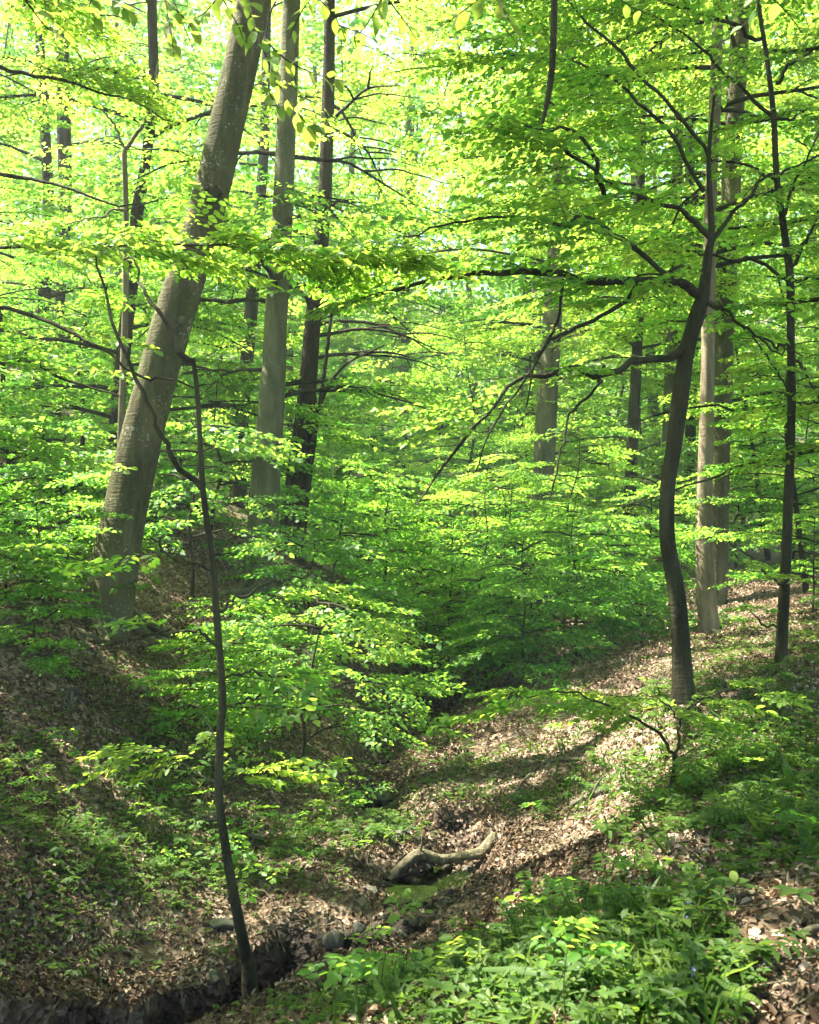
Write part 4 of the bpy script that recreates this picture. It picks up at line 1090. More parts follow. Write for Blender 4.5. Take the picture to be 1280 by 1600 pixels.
low = [(560, 12.6, .7), (648, 14.6, .8), (705, 13.6, .7), (600, 16.2, 1.0), (665, 17.5, 1.0), (60, 8.0, .42), (10, 9.2, .5), (335, 8.7, .45), (430, 9.4, .6), (500, 10.0, .9), (70, 9.0, .6), (470, 8.8, .75), (370, 10.5, .55), (110, 10.5, .8), (20, 10.5, .8), (300, 11.5, 1), (480, 12.0, 1), (760, 13.2, .9),
       (840, 13.4, 1), (900, 13.0, .9), (960, 13.8, 1), (1020, 14.5, .9), (700, 16, 1.1), (800, 16.5, 1.2), (880, 15.5, 1.1), (940, 16.5, 1.2), (520, 16.5, 1.1), 
       (720, 19, 1.3), (800, 20.5, 1.3), (900, 19, 1.3), (1000, 18, 1.2), (1060, 16.5, 1.0), (1180, 16, .9), (1240, 14.5, .9), (1270, 12.5, .7), (330, 14, 1.1), (230, 13, 1), (120, 13.5, 1.1), (20, 13.5, 1), (-40, 11.5, 1), (560, 21, 1.3), (660, 23, 1.5),
       (740, 25, 1.5), (840, 24, 1.5), (480, 20, 1.3), (390, 17, 1.2), (300, 17, 1.2), (180, 17, 1.2), (70, 16.5, 1.2), (1150, 20, 1.3), (1240, 19, 1.2), (820, 12.0, .7), (1000, 12.2, .6)]
for i, (u, d, s) in enumerate(low): put_young(SMALL, i, u, d, s, 'low young beech', 'low young beeches filling the valley')
tall = [(560, 17, .8), (640, 22, .9), (760, 21, .9), (920, 18, .8), (820, 17, .75), (1020, 17.5, .8), (1180, 15.5, .75), (1260, 15, .8), (330, 16, .8), (240, 17, .8), (120, 16, .8), (20, 15, .8), (-40, 18, 1), (560, 24, 1), (680, 27, 1.1),
        (800, 27, 1.1), (900, 25, 1), (1000, 24, 1), (1100, 22, 1), (1200, 22, 1), (1290, 22, 1), (460, 22, 1), (360, 24, 1.1), (280, 22, 1), (150, 23, 1.1), (40, 24, 1.1), (1150, 28, 1.2), (960, 30, 1.2), (740, 32, 1.3), (600, 30, 1.2), (500, 29, 1.2), (420, 30, 1.2),
        (740, 14.5, .65), (880, 14.5, .6), (1290, 12, .7), (960, 15, .6)]
for i, (u, d, s) in enumerate(tall): put_young(TALL, i, u, d, s, 'tall young beech', 'tall young beeches in the middle distance')
label_young()

# ------------------------------------------------------------------ the far wood as one mass
rr = np.random.default_rng(91)
n = 25000
d = rr.uniform(26, 90, n) ** 1.0
x = rr.uniform(-0.62, 0.62, n) * d
z0 = H(x, d)
hgt = rr.random(n) ** 1.1 * 24 + 0.3
c = fbm(x * 0.35 + 3, d * 0.25 + hgt * 0.3, 3) + 0.5 * fbm(x * 0.1 + hgt * 0.25, d * 0.1, 2)
k = c > -0.10 + 0.004 * np.maximum(hgt - 9, 0)
x, d, hgt, z0 = x[k], d[k], hgt[k], z0[k]
n = len(x)
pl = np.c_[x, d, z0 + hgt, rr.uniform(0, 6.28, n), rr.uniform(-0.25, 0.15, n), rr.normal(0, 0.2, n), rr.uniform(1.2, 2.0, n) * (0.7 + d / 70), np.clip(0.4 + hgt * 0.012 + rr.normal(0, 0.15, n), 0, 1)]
m = MB()
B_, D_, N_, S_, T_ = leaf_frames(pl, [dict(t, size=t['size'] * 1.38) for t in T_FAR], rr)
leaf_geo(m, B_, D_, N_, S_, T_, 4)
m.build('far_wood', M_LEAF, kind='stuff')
m = MB()
for k in range(70):
    dd = rr.uniform(28, 80); xx = rr.uniform(-0.55, 0.55) * dd; zz = H(np.array([xx]), np.array([dd]))[0]
    ln = rr.normal(0, 0.04, 2)
    q = spline([(xx, dd, zz - 0.4), (xx + ln[0] * 6, dd, zz + 6), (xx + ln[0] * 14, dd + ln[1] * 6, zz + 14), (xx + ln[0] * 20, dd, zz + 22)], 10)
    tube(m, q, np.linspace(rr.uniform(0.12, 0.26), 0.06, 10), 7, cap=False)
m.build('far_trunks', M_GREY, kind='stuff')

# ------------------------------------------------------------------ unseen canopy added to shade the scene, hung on trees as crowns
for lab, x, y, key in [('unseen tall beech added up the left slope to carry shading leaves, nearer', -9.5, 9.5, 'c1'), ('unseen tall beech added up the left slope to carry shading leaves, farther', -9.0, 15.5, 'c2'),
                       ('unseen tall beech added highest up the left slope to carry shading leaves', -14.5, 12.5, 'c3'), ('unseen tall beech added behind the viewer to carry shading leaves', 3.0, -3.5, 'c4')]:
    z = H(np.array([x]), np.array([y]))[0]
    pix = [(CU + F * x / y, CV - F * zz / y) for zz in (z, z + 5, z + 10, z + 15)]
    g = np.array([x, y, z])
    root = thing('beech_tree', lab, 'tree', g)
    q = spline([g - [0, 0, .3], g + [0.1, 0, 5], g + [0, .2, 10], g + [.2, 0, 16]], 24)
    m = MB(); tube(m, q, np.linspace(0.24, 0.08, 24), 12, lump=0.05, seed=5); m.build('trunk', M_GREY, root, smooth=True)
    TREES[key] = dict(root=root, path=q, rad=np.linspace(0.24, 0.08, 24))
rr = np.random.default_rng(92)
hosts = ['lean', 'second', 'twin', 'pale', 'brown', 'mid', 'dark_far', 'behind', 'pair_a', 'pair_b', 'c1', 'c2', 'c3', 'c4', 'edge_left', 'edge_right']
def host_base(kk):
    q = TREES[kk]['path'][-1]; return q
HB = np.array([host_base(kk) for kk in hosts])
n = 11000
x = rr.uniform(-22, 14, n); y = rr.uniform(-4, 34, n); z = rr.uniform(8.5, 15.0, n)
# where each cluster's shadow falls on the ground plane
t = (z + 1.9) / SUN_NP[2]
gx_, gy_ = x - SUN_NP[0] * t, y - SUN_NP[1] * t
nearz = (1 - sstep(9, 15, gy_)) 
dens = 0.09 + 0.82 * nearz
dens = dens * (0.55 + 0.9 * sstep(-0.12, 0.12, fbm(gx_ * 0.45 + 2, gy_ * 0.45 + 7, 3)))
dens = np.where((gx_ < -0.9) & (gy_ < 8.5), 1.05, dens)  # densest where the left bank is to lie in shade
k = rr.random(n) < dens
pl = np.c_[x, y, z, rr.uniform(0, 6.28, n), rr.uniform(-0.2, 0.2, n), rr.normal(0, 0.25, n), rr.uniform(0.9, 1.6, n), np.clip(0.5 + rr.normal(0, 0.15, n), 0, 1)][k]
n2 = 3600
ov = np.c_[rr.uniform(-9, 9, n2), rr.uniform(-6, 12, n2), rr.uniform(8.5, 15, n2), rr.uniform(0, 6.28, n2), rr.uniform(-.2, .2, n2), rr.normal(0, .25, n2), rr.uniform(0.9, 1.6, n2), np.clip(0.5 + rr.normal(0, .15, n2), 0, 1)]  # further unseen clusters added overhead to hold back sky light
pl = np.r_[pl, ov]
pl = prune(pl, rr, 99999, 0.3, False)
own = np.argmin(((pl[:, None, :2] - HB[None, :, :2]) ** 2).sum(-1), 1)
for i, kk in enumerate(hosts):
    p = pl[own == i]
    if not len(p): continue
    m = MB(); leaf_geo(m, *leaf_frames(p, T_CAN, rr), detail=4)
    m.build('crown', M_LEAF, TREES[kk]['root'], kind='stuff')  # added leaf clusters, placed by where their shade should fall
    for a in range(0, len(p), max(1, len(p) // 14)):
        e = p[a, :3]; s0 = TREES[kk]['path'][-1 - int(rr.integers(2, 8))]
        mid = (s0 + e) / 2 + np.array([0, 0, 0.8])
        B = MB(); tube(B, spline([s0, mid, e], 8), np.linspace(0.04, 0.012, 8), 6, cap=False)
        B.build('limb', M_GREY, TREES[kk]['root'], smooth=True)

# ------------------------------------------------------------------ air
hm = bpy.data.materials.new('haze'); hm.use_nodes = True
hn = hm.node_tree.nodes; hl = hm.node_tree.links
hn.remove(hn['Principled BSDF'])
pv = hn.new('ShaderNodeVolumePrincipled')
pv.inputs['Color'].default_value = (0.80, 0.95, 0.92, 1)
pv.inputs['Density'].default_value = 0.0019
pv.inputs['Anisotropy'].default_value = 0.2
hl.new(pv.outputs[0], hn['Material Output'].inputs['Volume'])
bm = bmesh.new(); bmesh.ops.create_cube(bm, size=1)
for v in bm.verts: v.co = Vector((v.co.x * 230, 62 + v.co.y * 190, (-14 if v.co.z < 0 else 66)))
me = bpy.data.meshes.new('haze'); bm.to_mesh(me); bm.free(); me.materials.append(hm)
ho = bpy.data.objects.new('haze', me); COL.objects.link(ho); ho['kind'] = 'stuff'

# ------------------------------------------------------------------ forest floor: dry leaves and small green plants
rr = np.random.default_rng(93)
def floor_points(n, ymax=17):
    y = 2.0 + (ymax - 2.0) * rr.random(n) ** 1.1
    x = rr.uniform(-0.50, 0.50, n) * y
    return x, y
def normals(x, y, e=0.04):
    zx = (H(x + e, y) - H(x - e, y)) / (2 * e); zy = (H(x, y + e) - H(x, y - e)) / (2 * e)
    return norm(np.c_[-zx, -zy, np.ones_like(x)])
x, y = floor_points(320000)
z, cut = H(x, y, True)
k = (rr.random(len(x)) < np.maximum(0.25, 0.55 + 3 * fbm(x * 1.4 + 40, y * 1.4, 4))) & (rr.random(len(x)) > np.clip(cut * np.where(y < 5.9, 14.0, 0.6), 0, 0.99)) & (np.min([np.hypot(x - p_[0], y - p_[1]) / p_[2] for p_ in POOLS], axis=0) > 0.85)
x, y, z = x[k], y[k], z[k]
nm = normals(x, y)
n = len(x)
N_ = norm(nm + 0.5 * rr.standard_normal((n, 3)))
D_ = rr.standard_normal((n, 3)); D_ = norm(D_ - N_ * (D_ * N_).sum(-1, keepdims=True))
S_ = rr.uniform(0.020, 0.048, n) * (0.85 + 0.02 * y)
T_ = np.clip(0.38 + 0.24 * sstep(0.5, 1.2, x) * sstep(5.5, 7, y) + 0.27 * rr.standard_normal(n) + 1.1 * fbm(x * 0.9, y * 0.9, 4), 0, 1)  # right bank leaves tinted paler: the sun strip put into litter colour
B_ = np.c_[x, y, z] + nm * rr.uniform(0.003, 0.022, (n, 1))
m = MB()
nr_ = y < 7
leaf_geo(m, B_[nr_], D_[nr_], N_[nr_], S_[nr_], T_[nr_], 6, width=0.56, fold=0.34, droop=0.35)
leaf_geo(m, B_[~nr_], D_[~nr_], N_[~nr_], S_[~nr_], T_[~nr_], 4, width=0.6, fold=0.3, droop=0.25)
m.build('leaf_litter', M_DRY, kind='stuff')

x2, y2 = floor_points(2600, 12)
z2 = H(x2, y2); nm2 = normals(x2, y2)
m = MB()
for i in range(len(x2)):
    t = rr.standard_normal(3); t = t - nm2[i] * (t @ nm2[i]); t = norm(t)
    ln = rr.uniform(0.05, 0.32) * (1.3 if i % 9 == 0 else 0.7); b0 = np.array([x2[i], y2[i], z2[i]]) + nm2[i] * 0.02
    tube(m, [b0 - t * ln / 2, b0 + rr.normal(0, 0.008, 3), b0 + t * ln / 2 + nm2[i] * rr.uniform(-0.01, 0.03)], np.array([1, 0.9, 0.5]) * rr.uniform(0.0015, 0.0045), 4, cap=False)
m.build('twig_litter', M_DEAD, kind='stuff')

GREEN = [(1110, 1120, 150, 70, 1.0), (1210, 1020, 120, 60, 1.0), (950, 1215, 100, 36, 1.0), (860, 1255, 70, 26, .8), (860, 1110, 120, 40, .7), (720, 1180, 80, 50, .6), (90, 1250, 170, 110, .8), (320, 1160, 240, 80, .8), (150, 1450, 170, 70, .45), (560, 1220, 50, 60, .5), (250, 1310, 190, 100, 1.2), (520, 1290, 110, 55, 1.6), (420, 1140, 150, 60, .7), (340, 1330, 110, 55, 1.8), (470, 1350, 90, 40, 1.3), (1020, 1510, 280, 120, 1.15), (1190, 1190, 150, 140, 1.1), (700, 1580, 180, 45, 1.0), (930, 1220, 60, 40, .5),
         (880, 1460, 80, 45, .9), (120, 1380, 80, 60, .6), (1000, 1330, 60, 45, .6), (800, 1530, 110, 50, .9), (720, 1240, 40, 25, .5), (880, 1170, 70, 20, .5), (1180, 1100, 120, 60, .9), (300, 1080, 200, 60, .4)]
def green_weight(x, y, z):
    u, v = proj(np.c_[x, y, z])
    w = np.zeros(len(x))
    for (a, b, ru, rv, s) in GREEN: w = np.maximum(w, s * np.exp(-((u - a) / ru) ** 2 - ((v - b) / rv) ** 2))
    bare = 1.6 * np.exp(-((u - 690) / 85) ** 2 - ((v - 1405) / 60) ** 2) + 1.3 * np.exp(-((u - 625) / 60) ** 2 - ((v - 1480) / 32) ** 2) + 0.8 * np.exp(-((u - 850) / 90) ** 2 - ((v - 1340) / 35) ** 2) + np.exp(-((u - 1260) / 110) ** 2 - ((v - 1570) / 90) ** 2) + 0.8 * np.exp(-((u - 1190) / 90) ** 2 - ((v - 1440) / 50) ** 2)
    return np.clip(w - bare, 0, 2), u
def plantlets(n, hrange, lrange, nleaf, name, material, whorls=1, elev=(0.1, 0.7), width=0.55, tmean=0.45, right_only=False, ymax=12):
    x, y = floor_points(n, ymax)
    z, cut = H(x, y, True)
    w, u = green_weight(x, y, z)
    w = w * (0.25 + 1.3 * sstep(-0.12, 0.12, fbm(x * 2.2 + 8 + whorls, y * 2.2 + nleaf, 3)))
    if right_only: w = w * (x > -0.25)
    k = (rr.random(n) < w) & (cut < 0.3)
    x, y, z = x[k], y[k], z[k]; n = len(x)
    m = MB()
    hgt = rr.uniform(*hrange, n)
    lean = rr.normal(0, 0.25, (n, 2))
    tb = np.clip(tmean + 0.18 * rr.standard_normal(n), 0, 1)
    for wv in range(whorls):
        f = 1 - wv / max(whorls, 1) * 0.75
        az0 = rr.uniform(0, 6.28, n)
        for j in range(nleaf):
            a = az0 + j * 6.283 / nleaf + rr.normal(0, 0.25, n)
            e = rr.uniform(*elev, n)
            D_ = np.c_[np.cos(a) * np.cos(e), np.sin(a) * np.cos(e), np.sin(e)]
            N_ = norm(np.array([0, 0, 1.0]) + 0.25 * rr.standard_normal((n, 3))); N_ = norm(N_ - D_ * (N_ * D_).sum(-1, keepdims=True))
            B_ = np.c_[x + lean[:, 0] * hgt * f, y + lean[:, 1] * hgt * f, z + hgt * f]
            leaf_geo(m, B_, D_, N_, rr.uniform(*lrange, n) * (1.0 + 0.25 * wv), np.clip(tb + 0.08 * rr.standard_normal(n), 0, 1), 6 if ymax < 10 else 4, width=width, fold=0.18, droop=0.35)
    # stems
    e = hgt[:, None] * np.c_[lean, np.ones(n)]
    b = np.c_[x, y, z - 0.01]; s = np.array([0.0015, 0, 0]); s2 = np.array([0, 0.0015, 0])
    v = np.stack([b - s, b + s, b + e + s * 0.6, b + e - s * 0.6, b - s2, b + s2, b + e + s2 * 0.6, b + e - s2 * 0.6], 1).reshape(-1, 3)
    o = np.arange(n)[:, None] * 8
    m.add(v, q=np.concatenate([o + [0, 1, 2, 3], o + [4, 5, 6, 7]]), tint=0.4)
    return m.build(name, material, kind='stuff')
plantlets(60000, (0.008, 0.045), (0.014, 0.032), 5, 'ground_cover', M_HERB, tmean=0.65)
plantlets(3600, (0.04, 0.11), (0.022, 0.042), 5, 'low_herbs', M_HERB, whorls=2, right_only=True, ymax=8)
plantlets(1300, (0.05, 0.13), (0.03, 0.055), 6, 'narrow_herbs', M_HERB, whorls=2, right_only=True, ymax=9, width=0.3, elev=(0.0, 0.9), tmean=0.6)
# feathery leaves: pairs of leaflets along an arching stalk
x, y = floor_points(9000, 9.5)
z, cut = H(x, y, True)
w, u = green_weight(x, y, z)
k = (rr.random(len(x)) < w * 0.55 * sstep(-0.12, 0.1, fbm(x * 1.7 + 4, y * 1.7, 3))) & (cut < 0.2)
x, y, z = x[k], y[k], z[k]; n = len(x)
a = rr.uniform(0, 6.28, n); ln = rr.uniform(0.10, 0.24, n); tb = np.clip(0.5 + 0.2 * rr.standard_normal(n), 0, 1)
fw = np.c_[np.cos(a), np.sin(a), np.zeros(n)]; sd = np.c_[-np.sin(a), np.cos(a), np.zeros(n)]
m = MB()
for j in range(6):
    t = 0.3 + 0.7 * j / 5
    c = np.c_[x, y, z] + fw * (ln * t * 0.8)[:, None] + np.array([0, 0, 1.0]) * (ln * (1.1 * t - 0.7 * t * t))[:, None]
    for sg in ((-1, 1) if j < 5 else (0,)):
        D_ = norm(sd * sg + fw * (0.45 if sg else 1.0) + np.array([0, 0, -0.1]) + 0.12 * rr.standard_normal((n, 3)))
        N_ = norm(np.array([0, 0, 1.0]) + 0.2 * rr.standard_normal((n, 3))); N_ = norm(N_ - D_ * (N_ * D_).sum(-1, keepdims=True))
        leaf_geo(m, c, D_, N_, ln * 0.24 * rr.uniform(.8, 1.1, n), tb, 4, width=0.42, fold=0.15, droop=0.2)
m.build('feathery_herbs', M_HERB, kind='stuff')
# tree seedlings: little flat leaf sprays close to the ground
x, y = floor_points(1500, 12)
z, cut = H(x, y, True)
w, u = green_weight(x, y, z)
k = (rr.random(len(x)) < w * np.where(x < 0, 0.55, 0.16)) & (cut < 0.2)
x, y, z = x[k], y[k], z[k]; n = len(x)
pl = np.c_[x, y, z + rr.uniform(0.05, 0.26, n), rr.uniform(0, 6.28, n), rr.uniform(-0.1, 0.3, n), rr.normal(0, 0.2, n), rr.uniform(0.16, 0.36, n), np.clip(0.35 + rr.normal(0, 0.2, n), 0, 1)]
pl = prune(pl, rr, 99999, -0.1, False, 0.9)
B_, D_, N_, S_, T_ = leaf_frames(pl, T_NEAR, rr)
kk = rr.random(len(B_)) < 0.4
m = MB(); leaf_geo(m, B_[kk], D_[kk], N_[kk], S_[kk] * 0.95, T_[kk], 6)
m.build('seedlings', M_LEAF, kind='stuff')
m = MB()
for p in pl:
    g0 = H(p[0:1], p[1:2])[0]
    tube(m, spline([[p[0] - 0.04 * math.cos(p[3]), p[1] - 0.04 * math.sin(p[3]), g0 - 0.02], [p[0] - 0.015, p[1], (g0 + p[2]) / 2], p[:3]], 5), np.linspace(0.002, 0.0012, 5), 4, cap=False)
m.build('seedling_stems', M_TWIG, kind='stuff')
# grass blades
x, y = floor_points(26000, 9)
z, cut = H(x, y, True)
w, u = green_weight(x, y, z)
k = (rr.random(len(x)) < w * (0.25 + 0.75 * (x > 0.2)) * 0.5) & (cut < 0.2)
x, y, z = x[k], y[k], z[k]; n = len(x)
a = rr.uniform(0, 6.28, n); e = rr.uniform(0.6, 1.4, n)
D_ = np.c_[np.cos(a) * np.cos(e), np.sin(a) * np.cos(e), np.sin(e)]
N_ = norm(rr.standard_normal((n, 3))); N_ = norm(N_ - D_ * (N_ * D_).sum(-1, keepdims=True))
m = MB(); leaf_geo(m, np.c_[x, y, z - 0.01], D_, N_, rr.uniform(0.05, 0.15, n), np.clip(0.5 + 0.2 * rr.standard_normal(n), 0, 1), 6, width=0.04, fold=0.3, droop=0.5)
m.build('grass', M_HERB, kind='stuff')

# ------------------------------------------------------------------ single plants at the front, leaf by leaf
def plant(kind, u, v, label, size=1.0, seed=0, flower=None):
    rr = np.random.default_rng(1000 + seed)
    size *= 0.8
    g = hit(u, v)
    root = thing({'strap': 'broad_leaved_herb', 'rosette': 'woodland_herb', 'stalk': 'leafy_herb', 'grass': 'grass_tuft'}[kind], label, 'plant' if kind != 'grass' else 'grass tuft', g, 'green plants on the right bank')
    ms = MB()
    if kind == 'strap':
        for k in range(rr.integers(3, 6)):
            a = rr.uniform(0, 6.28); e = rr.uniform(0.7, 1.25)
            d = np.array([math.cos(a) * math.cos(e), math.sin(a) * math.cos(e), math.sin(e)])
            nrm = np.array([-math.cos(a) * math.sin(e), -math.sin(a) * math.sin(e), math.cos(e)])
            leaf_object(LM_LANCE[int(rr.integers(3))], g, d, nrm, size * rr.uniform(0.15, 0.24), root)
        tube(ms, [g - [0, 0, .02], g + [0, 0, 0.03 * size]], [0.006, 0.004], 6)
    elif kind == 'rosette':
        h = size * rr.uniform(0.09, 0.16); t = g + np.array([rr.normal(0, .02), rr.normal(0, .02), h])
        tube(ms, spline([g - [0, 0, .02], (g + t) / 2 + [0.01, 0, 0], t], 6), np.linspace(0.003, 0.002, 6), 5)
        n = int(rr.integers(6, 9)); a0 = rr.uniform(0, 6)
        for k in range(n):
            a = a0 + k * 6.283 / n + rr.normal(0, .12); e = rr.uniform(-0.1, 0.45)
            d = np.array([math.cos(a) * math.cos(e), math.sin(a) * math.cos(e), math.sin(e)])
            leaf_object(LM_HERB[int(rr.integers(2))], t, d, (rr.normal(0, .1), rr.normal(0, .1), 1), size * rr.uniform(0.085, 0.125), root)
    elif kind == 'stalk':
        h = size * rr.uniform(0.16, 0.28)
        q = spline([g - [0, 0, .02], g + [rr.normal(0, .02), rr.normal(0, .02), h * .5], g + [rr.normal(0, .04), rr.normal(0, .04), h]], 12)
        tube(ms, q, np.linspace(0.0032, 0.0015, 12), 5)
        n = int(rr.integers(7, 11)); a0 = rr.uniform(0, 6)
        for k in range(n):
            i = 3 + int(8 * k / (n - 1)); a = a0 + k * 2.4; e = rr.uniform(0.0, 0.5) + (0.4 if k == n - 1 else 0)
            d = np.array([math.cos(a) * math.cos(e), math.sin(a) * math.cos(e), math.sin(e)])
            leaf_object(LM_HERB[int(rr.integers(3))], q[min(i, 11)], d, (rr.normal(0, .15), rr.normal(0, .15), 1), size * rr.uniform(0.05, 0.09) * (1.2 - 0.4 * k / n), root)
        if flower:
            for k in range(3 if flower is M_BLUE else 2):
                bm = bmesh.new()
                for p in range(5):
                    a = p * 1.2566
                    vs = [bm.verts.new((0, 0, 0))] + [bm.verts.new((math.cos(a + da) * rad, math.sin(a + da) * rad, zz)) for da, rad, zz in ((-.45, .005, .002), (0, .0075, .001), (.45, .005, .002))]
                    bm.faces.new(vs)
                me = bpy.data.meshes.new('flower'); bm.to_mesh(me); bm.free(); me.materials.append(flower)
                o = bpy.data.objects.new('flower', me); COL.objects.link(o); o.parent = root
                o.location = Vector(q[-1] - 0.03 * k * np.array([0, 0, 1]) + rr.normal(0, .012, 3)) - root.location; o.rotation_euler = (0.6 + rr.normal(0, .4), rr.normal(0, .4), 0)
    else:
        for k in range(11):
            a = rr.uniform(0, 6.28); e = rr.uniform(0.6, 1.35)
            d = np.array([math.cos(a) * math.cos(e), math.sin(a) * math.cos(e), math.sin(e)])
            nrm = np.array([-math.cos(a) * math.sin(e), -math.sin(a) * math.sin(e), math.cos(e)])
            leaf_object(LM_STRAP[int(rr.integers(3))], g + [rr.normal(0, .015), rr.normal(0, .015), -0.01], d, nrm, size * rr.uniform(0.14, 0.26), root)
    if ms.v: ms.build('stem', M_STEM, root, smooth=True)
PL = [('strap', 1195, 1325, 'broad upright herb with two wide leaves beside the bare earth on the right', 1.0),
      ('strap', 1262, 1350, 'broad-leaved herb at the right edge above the earthy slope', 1.1),
      ('strap', 1120, 1545, 'large dark broad-leaved herb at the left rim of the bare earth patch', 1.0),
      ('strap', 1020, 1375, 'narrow-leaved herb clump at the lower end of the green slope, under the little sapling', 0.9),
      ('strap', 1240, 1235, 'tall broad-leaved clump at the right edge below the slim tree', 1.2),
      ('strap', 990, 1595, 'dark broad leaves at the bottom edge, left of the many-fingered rosette', 0.8),
      ('strap', 925, 1460, 'arching narrow-leaved clump in the middle of the green slope', 0.9),
      ('rosette', 1165, 1590, 'many-fingered leaf rosette in the bottom right corner', 0.8),
      ('rosette', 1200, 1530, 'pair of wide flat leaves on the bare earth patch', 0.8),
      ('rosette', 1140, 1420, 'ragged leaf rosette above the bare earth patch', 1.0),
      ('rosette', 1080, 1310, 'rosette of pointed leaves on the slope straight below the little sapling', 1.0),
      ('rosette', 870, 1400, 'rosette at the top of the green slope beside the sunlit leaf litter', 0.9),
      ('rosette', 850, 1495, 'rosette in the middle of the green slope above the long fallen blade', 0.9),
      ('rosette', 950, 1330, 'dark pointed rosette beside the thin pale stick', 1.0),
      ('rosette', 700, 1590, 'rosette near the bottom edge, first from the left', 0.8),
      ('rosette', 1255, 1440, 'rosette above the earth at the right edge', 0.9),
      ('stalk', 800, 1590, 'leafy stalk at the bottom edge, second from the left', 0.9),
      ('stalk', 895, 1590, 'leafy stalk at the bottom edge by the middle of the green slope', 0.9),
      ('stalk', 1060, 1590, 'leafy stalk with blue flowers at the bottom edge beside the rosette', 0.8, M_BLUE),
      ('stalk', 1050, 1480, 'leafy stalk with small blue flowers in the dense green slope', 0.9, M_BLUE),
      ('stalk', 980, 1510, 'leafy stalk without flowers left of the blue-flowered ones', 0.9),
      ('stalk', 805, 1455, 'small leafy stalk at the foot of the sunlit litter slope by the stream', 0.9, M_YELLOW),
      ('stalk', 715, 1535, 'leafy stalk at the lower left end of the green slope near the water', 0.9),
      ('stalk', 1110, 1250, 'leafy stalk standing just right of the little sapling', 1.0),
      ('stalk', 1225, 1215, 'leafy stalk with yellow flowers on the bank under the slim tree', 1.1, M_YELLOW),
      ('stalk', 1160, 1190, 'leafy stalk halfway between the crooked and the slim tree', 1.1),
      ('stalk', 1010, 1260, 'leafy stalk just left of the little sapling', 1.0),
      ('stalk', 1120, 1380, 'leafy stalk behind the ragged rosette', 1.0),
      ('stalk', 930, 1560, 'leafy stalk under the long fallen blade', 0.8),
      ('grass', 1000, 1440, 'thick grass tuft in the middle of the green slope', 1.0),
      ('grass', 1180, 1270, 'grass tuft behind the two-leaved herb on the right', 1.1),
      ('grass', 1130, 1140, 'grass tuft right of the foot of the crooked tree', 1.1),
      ('grass', 620, 1580, 'small grass tuft on the near stream bank, bottom middle', 0.8),
      ('grass', 1080, 1440, 'grass tuft left of the bare earth patch', 0.9),
      ('grass', 155, 1330, 'grassy tuft on the mossy left bank', 0.9)]
for i, a in enumerate(PL): plant(a[0], a[1], a[2], a[3], a[4], i, a[5] if len(a) > 5 else None)

# gravel and small stones in the stream bed
rr = np.random.default_rng(95)
m = MB()
tv = np.array([[1, 0, 0], [-1, 0, 0], [0, 1, 0], [0, -1, 0], [0, 0, 1], [0, 0, -1.]])
tf = np.array([[0, 2, 4], [2, 1, 4], [1, 3, 4], [3, 0, 4], [2, 0, 5], [1, 2, 5], [3, 1, 5], [0, 3, 5]])
ii = rr.integers(0, len(SP), 900)
gx0 = SP[ii, 0] + rr.normal(0, 0.16, 900); gy0 = SP[ii, 1] + rr.normal(0, 0.10, 900)
ok = (gy0 > 5.6) & (gy0 < 13); gx0, gy0 = gx0[ok], gy0[ok]
gz0 = H(gx0, gy0)
for i in range(len(gx0)):
    sz = rr.uniform(0.008, 0.035) if i % 6 else rr.uniform(0.03, 0.06)
    q = Quaternion(Vector(rr.normal(0, 1, 3)).normalized(), rr.uniform(0, 3)).to_matrix()
    v = (tv * rr.uniform(0.6, 1.2, (6, 1)) * [1, 0.8, 0.65]) @ np.array(q) * sz + [gx0[i], gy0[i], gz0[i] + sz * 0.25]
    m.add(v, t=tf)
m.build('gravel', M_GRAVEL, kind='stuff')

# ------------------------------------------------------------------ dead wood lying about
def stick(name, label, pix, r0, r1, material=M_DEAD, lift=0.01, n=24, lump=0.15, seed=0, cat='branch', forks=(), group=None, lifts=None):
    pts = []
    for i, (u, v) in enumerate(pix):
        g = hit(u, v); g[2] += lift + (lifts[i] if lifts else 0); pts.append(g)
    q = spline(pts, n)
    root = thing(name, label, cat, q[0], group)
    m = MB(); tube(m, q, np.linspace(r0, r1, n), 9, lump=lump, seed=seed); m.build('stem', material, root, smooth=True)
    for (t, ln, dx, dz) in forks:
        i = int(t * (n - 1)); b = q[i]
        m = MB(); tube(m, spline([b, b + np.array([dx * .5, 0.02, dz * .6]) * ln, b + np.array([dx, 0.05, dz]) * ln], 8), np.linspace(r0 * .45, r1 * .4, 8), 6, lump=0.1, seed=seed + 1)
        m.build('twig', material, root, smooth=True)
    return root
def free_stick(name, label, pts3, radii, material, seed, cat='branch', stubs=()):
    q = spline(pts3, 40)
    root = thing(name, label, cat, q[0])
    m = MB(); tube(m, q, np.interp(np.linspace(0, 1, 40), np.linspace(0, 1, len(radii)), radii), 12, lump=0.32, seed=seed); m.build('stem', material, root, smooth=True)
    for (b, e, r0) in stubs:
        m = MB(); tube(m, spline([b, (np.array(b) + e) / 2 + [0.01, 0, .01], e], 6), np.linspace(r0, r0 * .4, 6), 7); m.build('stub', material, root, smooth=True)
    return root
def across(pix):
    e0, e1 = hit(*pix[0]), hit(*pix[-1])
    n_ = len(pix); pts = []
    for i, (u, v) in enumerate(pix):
        t = i / (n_ - 1); d_ = e0[1] * (1 - t) + e1[1] * t - 0.06 * math.sin(math.pi * t)
        pts.append(P(u, v, d_))
    pts[0] = e0 + (e0 - pts[1]) * 0.15; pts[-1] = e1 + (e1 - pts[-2]) * 0.5 + np.array([0, 0.04, -0.10])
    return pts
lg = across([(610, 1374), (630, 1353), (655, 1335), (690, 1342), (725, 1338), (751, 1332), (768, 1312), (784, 1288)])
